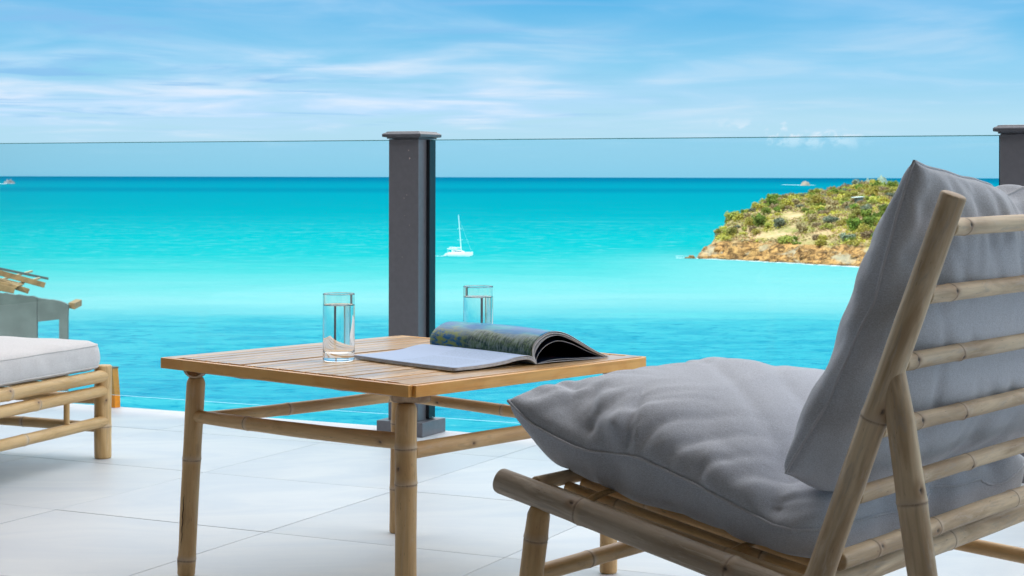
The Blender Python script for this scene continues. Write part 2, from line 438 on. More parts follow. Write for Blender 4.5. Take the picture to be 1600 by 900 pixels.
# ---------------------------------------------------------------- sea
SEA = -29.2
def sea_mat():
    m, t, p, o = mat_new('sea_water')
    pos = posco(t)
    sp = t.new('ShaderNodeSeparateXYZ'); t.l.new(pos, sp.inputs[0])
    X, Y = sp.outputs[0], sp.outputs[1]
    # distance off the beach, warped by the lie of the sand banks
    inv = t.math('DIVIDE', 30.0, t.math('MAXIMUM', Y, 20.0))      # fall-off of depth with distance
    big = t.noise(t.mapping(pos, (0.0011, 0.0042, 0)), 1.0, 3, 0.5, 0.6)
    med = t.noise(t.mapping(pos, (0.004, 0.019, 0)), 1.0, 5, 0.6, 0.8)
    right = t.smooth(X, -60.0, 110.0)
    u = t.math('ADD', inv, t.math('MULTIPLY', t.math('SUBTRACT', big, 0.5), t.math('MULTIPLY', inv, 0.20)))
    u = t.math('ADD', u, t.math('MULTIPLY', t.math('SUBTRACT', med, 0.5), t.math('MULTIPLY', inv, 0.13)))
    nearw = t.noise(t.mapping(pos, (0.02, 0.05, 0)), 1.0, 4, 0.55, 0.5)
    u = t.math('ADD', u, t.math('MULTIPLY', t.math('SUBTRACT', nearw, 0.5), t.math('MULTIPLY', inv, 0.16)))
    u = t.math('ADD', u, t.math('MULTIPLY', t.smooth(X, -40.0, 60.0), t.math('MULTIPLY', inv, 0.02)))
    f = t.math('MULTIPLY', u, 6.0)         # 0 .. 1 over the whole view
    stops = [(0.0, (0.0, 0.20, 0.35)), (0.012, (0.0, 0.23, 0.39)), (0.022, (0.0, 0.33, 0.46)), (0.034, (0.0, 0.38, 0.49)), (0.046, (0.0, 0.28, 0.42)), (0.058, (0.0, 0.40, 0.50)),
             (0.10, (0.0, 0.42, 0.50)), (0.16, (0.0, 0.50, 0.55)), (0.21, (0.0, 0.58, 0.60)), (0.265, (0.02, 0.63, 0.63)), (0.31, (0.13, 0.71, 0.69)), (0.37, (0.28, 0.77, 0.75)),
             (0.42, (0.43, 0.80, 0.79)), (0.455, (0.32, 0.73, 0.75)), (0.51, (0.12, 0.62, 0.70)), (0.62, (0.08, 0.57, 0.68)), (0.85, (0.05, 0.50, 0.64)), (1.0, (0.04, 0.44, 0.60))]
    n = t.new('ShaderNodeValToRGB'); cr = n.color_ramp
    while len(cr.elements) < len(stops): cr.elements.new(0.5)
    for e, (q, c) in zip(cr.elements, stops): e.position = q; e.color = (*c, 1)
    t.l.new(f, n.inputs[0]); col = n.outputs[0]
    # paler sand shelf in front of the headland
    shelf = t.math('MULTIPLY', t.smooth(X, 20.0, 75.0), t.math('MULTIPLY', t.smooth(Y, 420.0, 470.0), t.smooth(Y, 760.0, 600.0)))
    col = t.mix(t.math('MULTIPLY', shelf, 0.6), col, (0.44, 0.82, 0.80))
    # streaks of swell and cloud-coloured patches running along the shore
    st = t.noise(t.mapping(pos, (0.006, 0.045, 0), (7, 3, 0)), 1.0, 6, 0.62, 0.5)
    streak = t.math('MULTIPLY', t.smooth(st, 0.56, 0.72), t.math('MULTIPLY', t.smooth(Y, 420.0, 560.0), t.smooth(Y, 2600.0, 1100.0)))
    col = t.mix(t.math('MULTIPLY', streak, 0.32), col, (0.32, 0.80, 0.80))
    dk = t.math('MULTIPLY', t.smooth(st, 0.44, 0.30), t.smooth(Y, 430.0, 700.0))
    col = t.mix(t.math('MULTIPLY', dk, 0.26), col, (0.0, 0.34, 0.52))
    # pale tongues of sand water reaching into the darker near water on the right
    tg = t.noise(t.mapping(pos, (0.012, 0.10, 0), (3, 9, 0)), 1.0, 5, 0.6, 0.6)
    tgm = t.math('MULTIPLY', t.smooth(tg, 0.50, 0.66), t.math('MULTIPLY', t.smooth(Y, 330.0, 350.0), t.math('MULTIPLY', t.smooth(Y, 410.0, 385.0), t.smooth(X, 5.0, 30.0))))
    col = t.mix(t.math('MULTIPLY', tgm, 0.7), col, (0.22, 0.76, 0.76))
    # broken chop over the middle distance
    chop = t.noise(t.mapping(pos, (0.10, 0.16, 0), (0, 0, 0), (0, 0, R(10))), 1.0, 6, 0.72, 0.8)
    cm_ = t.math('MULTIPLY', t.smooth(chop, 0.52, 0.66), t.math('MULTIPLY', t.smooth(Y, 480.0, 640.0), t.smooth(Y, 1500.0, 900.0)))
    col = t.mix(t.math('MULTIPLY', cm_, 0.62), col, (0.30, 0.74, 0.76))
    cm2 = t.math('MULTIPLY', t.smooth(chop, 0.47, 0.36), t.smooth(Y, 390.0, 700.0))
    col = t.mix(t.math('MULTIPLY', cm2, 0.22), col, (0.0, 0.36, 0.48))
    # wind ripples on the near water
    rp = t.noise(t.mapping(pos, (0.30, 0.62, 0), (0, 0, 0), (0, 0, R(12))), 1.0, 6, 0.68, 0.9)
    rp2 = t.noise(t.mapping(pos, (0.07, 0.16, 0)), 1.0, 4, 0.6, 0.5)
    near = t.smooth(Y, 400.0, 340.0)
    amt = t.math('ADD', t.math('MULTIPLY', near, 0.85), 0.10)
    col = t.mix(t.math('MULTIPLY', t.smooth(rp, 0.47, 0.36), t.math('MULTIPLY', amt, 0.75)), col, (0.0, 0.25, 0.45))
    col = t.mix(t.math('MULTIPLY', t.smooth(rp, 0.52, 0.66), t.math('MULTIPLY', amt, 0.55)), col, (0.20, 0.66, 0.74))
    col = t.mix(t.math('MULTIPLY', t.smooth(rp2, 0.55, 0.42), t.math('MULTIPLY', near, 0.35)), col, (0.0, 0.30, 0.52))
    col = t.mix(1.0, col, (0.42, 0.48, 0.48), 'MULTIPLY')
    t.val(p.inputs['Base Color'], col)
    t.val(p.inputs['Roughness'], 0.55); t.val(p.inputs['IOR'], 1.33); t.val(p.inputs['Specular IOR Level'], 0.0)
    h = t.math('ADD', rp, t.math('MULTIPLY', rp2, 2.0))
    t.l.new(t.bump(h, 0.35, 0.8), p.inputs['Normal'])
    return m
M_SEA = sea_mat()
S = 130000.0
ys = [-300, 60, 160, 300, 500, 900, 2000, 6000, 20000, 60000, S]
vs, fs = [], []
for y in ys:
    for x in (-S, -4000, -400, 0, 400, 4000, S): vs.append((x, y, SEA))
for j in range(len(ys) - 1):
    for i in range(6):
        q = j * 7 + i; fs.append((q, q + 1, q + 8, q + 7))
tag(mesh_obj('sea', vs, fs, M_SEA), kind='structure')

# near hillside under the terrace, dropping to the shore (out of sight below the deck edge)
M_HILLNEAR = simple('dry_slope', (0.20, 0.17, 0.09), 0.95, 0.35, 0.6, bump=0.5, world=True)
vs, fs = [], []
N = 40
for j in range(N + 1):
    for i in range(N + 1):
        a = -60 + 200 * j / N; b = -160 + 300 * i / N
        d = a - 5.2
        z = -0.9 - 0.05 * abs(d) if d < 0 else max(-3.2 - d * 0.27, SEA - 4)
        if d < -2: z = -0.6
        z += (mn.noise((a * 0.06, b * 0.06, 0)) * 1.2 if d > 3 else -0.4)
        vs.append(T(a, b, min(z, -0.5)))
for j in range(N):
    for i in range(N):
        q = j * (N + 1) + i; fs.append((q, q + 1, q + N + 2, q + N + 1))
tag(mesh_obj('hillside', vs, fs, M_HILLNEAR, smooth=True), kind='structure')

# ---------------------------------------------------------------- railing
GP = 4.905
bm = bmesh.new(); bmesh.ops.create_icosphere(bm, subdivisions=1, radius=1.0)
FLECK = bpy.data.meshes.new('paint_fleck'); bm.to_mesh(FLECK); bm.free(); FLECK.materials.append(M_SPOT)
def railing_post(b, label):
    e = empty('railing_post', T(GP, b, 0), TROT, label, 'post', 'dark square posts of the glass railing')
    hw = 0.0535
    bm = bmesh.new(); add_box(bm, (0, 0, 0.488), (2 * hw, 2 * hw, 0.886), 0, 0.0022)
    bm_obj('post_shaft', bm, M_POST, e)
    bm = bmesh.new()
    add_box(bm, (0, 0, 0.0225), (0.165, 0.155, 0.045), 0, 0.003)
    bm_obj('base_cover', bm, M_POST, e)
    # cap: flat underside plate, then a bevelled lid
    bm = bmesh.new()
    def ring(s, z): return [bm.verts.new((x * s, y * s, z)) for x, y in ((-1, -1), (1, -1), (1, 1), (-1, 1))]
    prof = [(0.053, 0.9318), (0.058, 0.9322), (0.058, 0.936), (0.069, 0.938), (0.0695, 0.946), (0.0665, 0.949), (0.060, 0.952), (0.058, 0.9545), (0.045, 0.956)]
    rs = [ring(s, z) for s, z in prof]
    bm.faces.new(rs[0][::-1]); bm.faces.new(rs[-1])
    for q0, q1 in zip(rs, rs[1:]):
        for k in range(4): bm.faces.new((q0[k], q0[(k + 1) % 4], q1[(k + 1) % 4], q1[k]))
    bm_obj('post_cap', bm, M_POSTCAP, e)
    for s in (-1, 1):
        bm = bmesh.new()
        add_box(bm, (s * (hw + 0.006), 0.018, 0.4885), (0.012, 0.040, 0.880), 0, 0.001)
        g = bm_obj('glass_channel', bm, M_GASKET, e)
    rr = random.Random(int(b * 10) + 50)
    for x, z, s in ((0.018, 0.895, 2.2), (0.022, 0.870, 3.0), (0.012, 0.755, 1.6), (0.002, 0.745, 1.4), (0.022, 0.66, 1.3), (-0.004, 0.56, 1.3), (0.004, 0.69, 1.0)):
        f_ = bpy.data.objects.new('paint_fleck', FLECK); link(f_, e); f_.location = (x, -hw, z); f_.scale = (0.0008 * s, 0.0004, 0.0011 * s)
    return e
PB = [-4.617, -2.726, -0.835]
railing_post(PB[0], 'dark railing post at the far left end, beyond the daybed')
railing_post(PB[1], 'dark square railing post behind the coffee table, standing clear against the sea')
railing_post(PB[2], 'dark railing post at the right edge, its cap showing above the back cushion')

def pane(b0, b1, label):
    e = empty('glass_panel', T(GP + 0.018, (b0 + b1) / 2, 0), TROT, label, 'glass panel', 'tinted glass panels of the railing')
    w_, z0, z1, th = (b1 - b0), 0.052, 0.930, 0.010
    x0, x1 = -w_ / 2, w_ / 2
    c_ = 0.0024
    pr = [(-th / 2, z0), (th / 2, z0), (th / 2, z1 - c_), (th / 2 - 0.001, z1), (-th / 2 + 0.001, z1), (-th / 2, z1 - c_)]
    vs = [(x0, y, z) for y, z in pr] + [(x1, y, z) for y, z in pr]
    fs = [(k, k + 6, (k + 1) % 6 + 6, (k + 1) % 6) for k in range(6)] + [tuple(range(6)), tuple(range(11, 5, -1))]
    mesh_obj('pane', vs, fs, None, e, mats=[M_PANE, M_EDGE, M_EDGE2], fmat=[2, 0, 1, 1, 1, 0, 1, 1])
pane(PB[0] + 0.060, PB[1] - 0.060, 'tinted glass railing panel left of the middle post, behind the daybed and table')
pane(PB[1] + 0.060, PB[2] - 0.060, 'tinted glass railing panel right of the middle post, in front of the headland')

pane(PB[2] + 0.060, PB[2] + 1.83, 'tinted glass railing panel beyond the right-hand post, outside the frame')
# orange wedge at the deck edge behind the daybed's leg
e = empty('orange_brace', T(4.985, -3.845, 0), TROT - R(12), 'orange painted brace standing at the deck edge behind the daybed leg', 'brace')
e.location = (-1.396, 6.21, 0)
vs = [(-0.030, -0.012, 0.137), (0.004, -0.012, 0.137), (0.016, -0.012, 0.045), (0.017, -0.012, 0.0), (-0.004, -0.012, 0.0), (-0.030, -0.012, 0.040)]
vs = vs + [(x, 0.012, z) for x, y, z in vs]
fs = [tuple(range(6)), tuple(range(11, 5, -1))] + [(k, k + 6, (k + 1) % 6 + 6, (k + 1) % 6) for k in range(6)]
mesh_obj('body', vs, fs, M_ORANGE, e)
box_obj('cap', (-0.013, 0, 0.1395), (0.038, 0.028, 0.005), M_ORTOP, e, bev=0.001)
# ---------------------------------------------------------------- bamboo poles
def pole(name, p0, p1, r0, r1=None, nodes=(), parent=None, mat=None, seed=0, bend=0.0, scars=(), taper_top=0.0, closed=True, seg=28, step=0.006):
    """a bamboo pole from p0 to p1 (parent's frame); nodes = fractions; scars = (fraction, angle in degrees) branch scars
    angle 0 = towards the local -x/-y viewer side, chosen by the caller"""
    r1 = r1 or r0
    if scars: seg, step = 48, min(step, 0.0035)
    p0, p1 = Vector(p0), Vector(p1)
    ax = p1 - p0; L = ax.length
    rr = random.Random(seed * 7 + 3)
    n = max(8, int(L / step))
    zs = [L * i / n for i in range(n + 1)]
    for f in nodes:                         # extra rings at the nodes
        for d in (-0.004, -0.0022, -0.001, 0.0, 0.001, 0.0022, 0.004):
            zs.append(f * L + d)
    e = min(r0, r1) * 0.22
    zs += [e * 0.3, e, L - e, L - e * 0.3]
    zs = sorted(z for z in zs if 0 <= z <= L)
    zz = [zs[0]]
    for z in zs[1:]:
        if z - zz[-1] > 0.0003: zz.append(z)
    bphi = rr.uniform(0, 6.28); ovl = rr.uniform(-0.025, 0.025); ph = rr.uniform(0, 6.28)
    kinks = [(f, rr.uniform(-1, 1), rr.uniform(-1, 1)) for f in nodes]
    vs, ring, line, scar, hole = [], [], [], [], []
    for z in zz:
        f = z / L
        r = r0 + (r1 - r0) * f
        k = 1.0
        rg = 0.0; ln = 0.0
        for nf in nodes:
            d = z - nf * L
            k += 0.050 * math.exp(-(d / 0.0042) ** 2) + 0.03 * math.exp(-(d / 0.016) ** 2)
            k -= 0.055 * math.exp(-((d + 0.0015) / 0.0011) ** 2)
            rg = max(rg, math.exp(-((d - 0.0015) / 0.006) ** 2)); ln = max(ln, math.exp(-((d + 0.0015) / 0.0016) ** 2))
        k += 0.010 * math.sin(z * 31 + ph)
        if z < e: k *= math.sqrt(max(0, 1 - (1 - z / e) ** 2)) * 0.16 + 0.84
        if L - z < e: k *= math.sqrt(max(0, 1 - (1 - (L - z) / e) ** 2)) * 0.16 + 0.84
        if taper_top and z > L - taper_top: k *= 1 - 0.22 * ((z - L + taper_top) / taper_top)
        bx = bend * 4 * f * (1 - f) * math.cos(bphi); by = bend * 4 * f * (1 - f) * math.sin(bphi)
        for nf, kx, ky in kinks:           # slight change of line at every node
            q = max(0.0, 1 - abs(f - nf) * 3.2); bx += kx * q * r * 0.07; by += ky * q * r * 0.07
        for s in range(seg):
            a = 2 * math.pi * s / seg
            ro = r * k * (1 + ovl * math.cos(2 * a + ph))
            sc_, ho = 0.0, 0.0
            for sf, sa in scars:
                da = (a - R(sa) + math.pi) % (2 * math.pi) - math.pi
                u = da * r / 0.0085; v = (z - sf * L) / 0.013
                q = math.exp(-(u * u + v * v) ** 1.5)
                sc_ = max(sc_, q); ro += 0.0012 * q
                uu = da * r / 0.0026; vv = (z - sf * L) / 0.0036
                ho = max(ho, math.exp(-(uu * uu + vv * vv) ** 1.3))
                ro -= 0.0022 * math.exp(-(uu * uu + vv * vv))
            vs.append((bx + ro * math.cos(a), by + ro * math.sin(a), z))
            ring.append(rg); line.append(ln); scar.append(sc_); hole.append(ho)
    fs = []
    m = len(zz)
    for i in range(m - 1):
        for s in range(seg):
            q, q2 = i * seg + s, i * seg + (s + 1) % seg
            fs.append((q, q2, q2 + seg, q + seg))
    for (st, flip) in ((0, True), ((m - 1) * seg, False)):
        c = len(vs)
        vs.append((0, 0, zz[0] - 0.0006 if flip else zz[-1] + 0.0006)); ring.append(0.0); line.append(0.0); scar.append(0.5); hole.append(0.0)
        for s in range(seg):
            q, q2 = st + s, st + (s + 1) % seg
            fs.append((q2, q, c) if flip else (q, q2, c))
    o = mesh_obj(name, vs, fs, mat, parent, smooth=True)
    for nm, dat in (('ring', ring), ('line', line), ('scar', scar), ('hole', hole)):
        at = o.data.attributes.new(nm, 'FLOAT', 'POINT'); at.data.foreach_set('value', dat)
    # rotate so that local x points as much as possible to the viewer's side (-Y world-ish)
    z_ = ax.normalized()
    view = Vector((0, -1, 0.0))
    if parent is not None:
        view = (Matrix.Rotation(-parent.rotation_euler.z, 3, 'Z') @ view)
    x_ = view - z_ * view.dot(z_)
    if x_.length < 1e-3: x_ = Vector((1, 0, 0))
    x_.normalize(); y_ = z_.cross(x_)
    M = Matrix((x_, y_, z_)).transposed().to_4x4(); M.translation = p0
    o.matrix_local = M
    return o

def screw(parent, p, nrm, r=0.003):
    bm = bmesh.new()
    bmesh.ops.create_cone(bm, cap_ends=True, segments=12, radius1=r, radius2=r * 0.75, depth=0.0015)
    o = bm_obj('screw', bm, M_STEEL, parent)
    q = Vector(nrm).to_track_quat('Z', 'Y'); o.rotation_euler = q.to_euler(); o.location = p
    return o

# ---------------------------------------------------------------- coffee table
TBL = Vector((-0.2184, 3.613, 0)); TANG = R(-41.7); TH = 0.4446
tb = empty('coffee_table', TBL, TANG, 'square bamboo coffee table with slatted top, glasses and magazine on it', 'table')
HX, HY = 0.354, 0.336                        # x along the left-front edge, y along the right-front edge
n_sl = 19
pitch = (2 * HX) / n_sl
smesh = {}
for k in range(n_sl):
    gap = 0.0062
    x = -HX + pitch * (k + 0.5)
    wd = pitch - gap
    if k == 6: wd -= 0.006; x += 0.003
    if k == 0 or k == n_sl - 1: L_ = 2 * HY
    else: L_ = 2 * HY - 0.026
    key = (round(wd, 4), round(L_, 4))
    if key not in smesh:
        bm = bmesh.new(); add_box(bm, (0, 0, 0), (L_, wd, 0.019), 0, 0.0008)
        me = bpy.data.meshes.new('slat'); bm.to_mesh(me); bm.free(); me.materials.append(M_SLAT); smesh[key] = me
    s = bpy.data.objects.new('slat', smesh[key]); link(s, tb)
    s.location = (x, 0, TH - 0.0097 - (0.0004 if 0 < k < n_sl - 1 else 0) + rt.uniform(-0.0004, 0.0004)); s.rotation_euler = (0, 0, R(90))
box_obj('gap_light_block', (0, 0, TH - 0.0206), (2 * HX - 0.03, 2 * HY - 0.03, 0.0016), M_BRKT, tb)  # added panel: stops light from below so the slat gaps stay dark
# apron boards, each with laminated corner piece
ft = 0.0215
for (c, ln, rz) in (((0, -HY - 0.004, TH - ft / 2 - 0.0008), 2 * HX + 0.004, 0), ((HX + 0.004, 0, TH - ft / 2 - 0.0014), 2 * HY - 0.004, 90), ((0, HY + 0.004, TH - ft / 2 - 0.0008), 2 * HX + 0.004, 0), ((-HX - 0.004, 0, TH - ft / 2 - 0.0014), 2 * HY - 0.004, 90)):
    box_obj('apron', c, (ln, 0.011, ft), M_FASCIA, tb, R(rz), 0.0016)
# fix orientation: the front-left edge is x-directed at y=-HY
def half_round(name, p0, p1, r, parent, mat, down=True):
    p0, p1 = Vector(p0), Vector(p1); ax = (p1 - p0); L = ax.length; z_ = ax.normalized()
    up = Vector((0, 0, 1)); sd_ = z_.cross(up).normalized()
    vs = []; fs = []; n = 24; m = 12
    for i in range(n + 1):
        f = i / n; rr_ = r * (1 + 0.12 * math.exp(-((f - 0.3) / 0.02) ** 2) + 0.12 * math.exp(-((f - 0.72) / 0.02) ** 2))
        en = min(f, 1 - f) * L
        if en < r * 0.7: rr_ *= math.sqrt(max(0.05, 1 - (1 - en / (r * 0.7)) ** 2)) * 0.35 + 0.65
        for j in range(m + 1):
            a = math.pi * j / m
            vs.append(p0 + ax * f + sd_ * (math.cos(a) * rr_) - up * (math.sin(a) * rr_ * 0.8))
    for i in range(n):
        for j in range(m):
            q = i * (m + 1) + j; fs.append((q, q + 1, q + m + 2, q + m + 1))
        fs.append((i * (m + 1) + m, i * (m + 1), (i + 1) * (m + 1), (i + 1) * (m + 1) + m))
    fs.append(tuple(range(m + 1))); fs.append(tuple(range(n * (m + 1) + m, n * (m + 1) - 1, -1)))
    return mesh_obj(name, vs, fs, mat, parent, smooth=True)
for y in (-HY + 0.030, -0.105, 0.105, HY - 0.030):
    half_round('batten', (-HX + 0.010, y, TH - 0.0146), (HX - 0.006, y, TH - 0.0146), 0.0190, tb, M_BRKT)
for x in (-HX + 0.030, HX - 0.032):
    half_round('batten', (x, -HY + 0.05, TH - 0.0150), (x, HY - 0.05, TH - 0.0150), 0.0160, tb, M_BRKT)
# corner brackets (short split blocks lying across each corner over the leg)
def bracket(cx, cy):
    sx, sy = (1 if cx > 0 else -1), (1 if cy > 0 else -1)
    c = Vector((cx * 1.0, cy * 1.0, TH - 0.022))
    d = Vector((sx, -sy, 0)).normalized() * 0.036
    half_round('bracket', c - d + Vector((0, 0, -0.001)), c + d + Vector((0, 0, -0.001)), 0.0225, tb, M_BRKT)
LX, LY = HX - 0.045, HY - 0.045
for cx in (-LX, LX):
    for cy in (-LY, LY): bracket(cx, cy)
def wl(v):   # world offset -> table frame
    return Matrix.Rotation(-TANG, 3, 'Z') @ Vector(v)
ltop = TH - 0.041
legA_t, legB_t, legC_t, legD_t = Vector((-LX, -LY, ltop)), Vector((LX, -LY, ltop)), Vector((LX, LY, ltop)), Vector((-LX, LY, ltop))
legB_t += wl((-0.008, 0, 0))
legA_b = Vector((-LX, -LY, 0)) + wl((-0.020, -0.004, 0)); legB_b = Vector((LX, -LY, 0)) + wl((-0.010, 0, 0))
legC_b = Vector((LX, LY, 0)) + wl((-0.006, 0.006, 0)); legD_b = Vector((-LX, LY, 0)) + wl((-0.006, 0.0, 0))
pole('leg', legA_b, legA_t, 0.0180, 0.0190, (0.08, 0.585), tb, M_TABLE, 1, 0.002, ((0.07, -60),), 0.012)
pole('leg', legB_b, legB_t, 0.0200, 0.0200, (0.10, 0.64, 0.80), tb, M_TABLE, 2, 0.001, ((0.71, -40),), 0.012)
pole('leg', legC_b, legC_t, 0.0180, 0.0185, (0.35,), tb, M_TABLE, 3, 0.001, (), 0.012)
pole('leg', legD_b, legD_t, 0.0170, 0.0170, (0.25, 0.62), tb, M_TABLE, 4, 0.001, ((0.61, 20),), 0.012)
# the long split in the left leg
def lerp(a, b, f): return a + (b - a) * f
def stretcher(t0, t1, b0, b1, z, r, nodes, seed, scars=(), dz=0.0, r1=None):
    h = ltop
    p = lerp(b0, t0, z / h); q = lerp(b1, t1, (z + dz) / h)
    d = (q - p).normalized() * 0.012
    return pole('stretcher', p + d, q - d, r, r1 or r, nodes, tb, M_TABLE, seed, 0.003, scars)
stretcher(legA_t, legB_t, legA_b, legB_b, 0.324, 0.0130, (0.27,), 11, ((0.93, 10),), 0.010, 0.0150)
stretcher(legA_t, legD_t, legA_b, legD_b, 0.318, 0.0125, (0.42, 0.95), 12, (), -0.004, 0.0135)
stretcher(legB_t, legC_t, legB_b, legC_b, 0.316, 0.0150, (0.86,), 13, ((0.27, 10),), 0.0, 0.0135)
stretcher(legD_t, legC_t, legD_b, legC_b, 0.312, 0.0115, (0.52,), 14, ((0.20, 10),), -0.012, 0.0135)
# dark drying crack in the left front leg
bm = bmesh.new()
pth = []
for i in range(15):
    f = 0.14 + 0.235 * i / 14
    pth.append((lerp(legA_b, legA_t, f / 0.9), f))
for i in range(14):
    c0 = pth[i][0]; c1 = pth[i + 1][0]
    vw = wl((-0.50, -0.86, 0)).normalized()
    sd_ = Vector((vw.y, -vw.x, 0))
    def P(c, w_, k): return c + vw * 0.0190 + sd_ * (w_ + 0.0010 * math.sin(k * 1.7))
    w0 = 0.0011 * math.sin(math.pi * i / 14) ** 0.5; w1 = 0.0011 * math.sin(math.pi * (i + 1) / 14) ** 0.5
    qs = [bm.verts.new(P(c0, -w0, i)), bm.verts.new(P(c0, w0 + 1e-5, i)), bm.verts.new(P(c1, w1 + 1e-5, i + 1)), bm.verts.new(P(c1, -w1, i + 1))]
    bm.faces.new(qs)
M_CRACK = simple('crack', (0.02, 0.012, 0.008), 0.9, 0.1, 50)
bm_obj('split', bm, M_CRACK, tb)

# ---------------------------------------------------------------- tumblers of water
def tumbler(loc, label):
    e = empty('water_glass', loc, 0, label, 'glass', 'tumblers of water on the table')
    Ro, H, th = 0.0318, 0.1345, 0.0018
    def lathe(name, prof, mat, cap=True, seg=72):
        vs, fs = [], []
        for r, z in prof:
            for s in range(seg):
                a = 2 * math.pi * s / seg; vs.append((r * math.cos(a), r * math.sin(a), z))
        m = len(prof)
        for i in range(m - 1):
            for s in range(seg):
                q, q2 = i * seg + s, i * seg + (s + 1) % seg; fs.append((q, q2, q2 + seg, q + seg))
        if prof[0][0] < 0.002: fs.append(tuple(range(seg))[::-1])
        if prof[-1][0] < 0.002: fs.append(tuple(range((m - 1) * seg, m * seg)))
        return mesh_obj(name, vs, fs, mat, e, smooth=True)
    ri = Ro - th
    lathe('tumbler', [(0.001, 0.0022), (Ro - 0.006, 0.0016), (Ro - 0.0035, 0.0002), (Ro - 0.0012, 0.0008), (Ro - 0.0002, 0.003), (Ro, 0.005), (Ro, 0.0065), (Ro, H * 0.5), (Ro, H - 0.0025), (Ro, H - 0.0012), (Ro - 0.0003, H - 0.0003), (Ro - th / 2, H), (ri + 0.0003, H - 0.0003), (ri, H - 0.0012), (ri, H - 0.0025), (ri, 0.1145), (ri, 0.1125)], M_TUMBLER, False)
    # the water fills the glass: its side and foot are the water-to-glass boundary, its top the water-to-air one
    lathe('water', [(0.0008, 0.0155), (ri * 0.5, 0.0158), (ri - 0.005, 0.0170), (ri - 0.0015, 0.0190), (ri, 0.0225), (ri, 0.0245), (ri, 0.06), (ri, 0.1105), (ri, 0.1125)], M_WATER2, False)
    lathe('water_surface', [(ri, 0.1125), (ri - 0.0004, 0.1118), (ri - 0.0015, 0.1112), (ri - 0.003, 0.1110), (ri * 0.5, 0.1110), (0.0008, 0.1110)], M_WATER, False)
tumbler((-0.3450, 3.525, TH + 0.0003), 'tumbler of water standing in front of the sea on the left of the table')
tumbler((-0.0715, 3.77, TH + 0.0003), 'tumbler of water half hidden behind the rolled magazine')

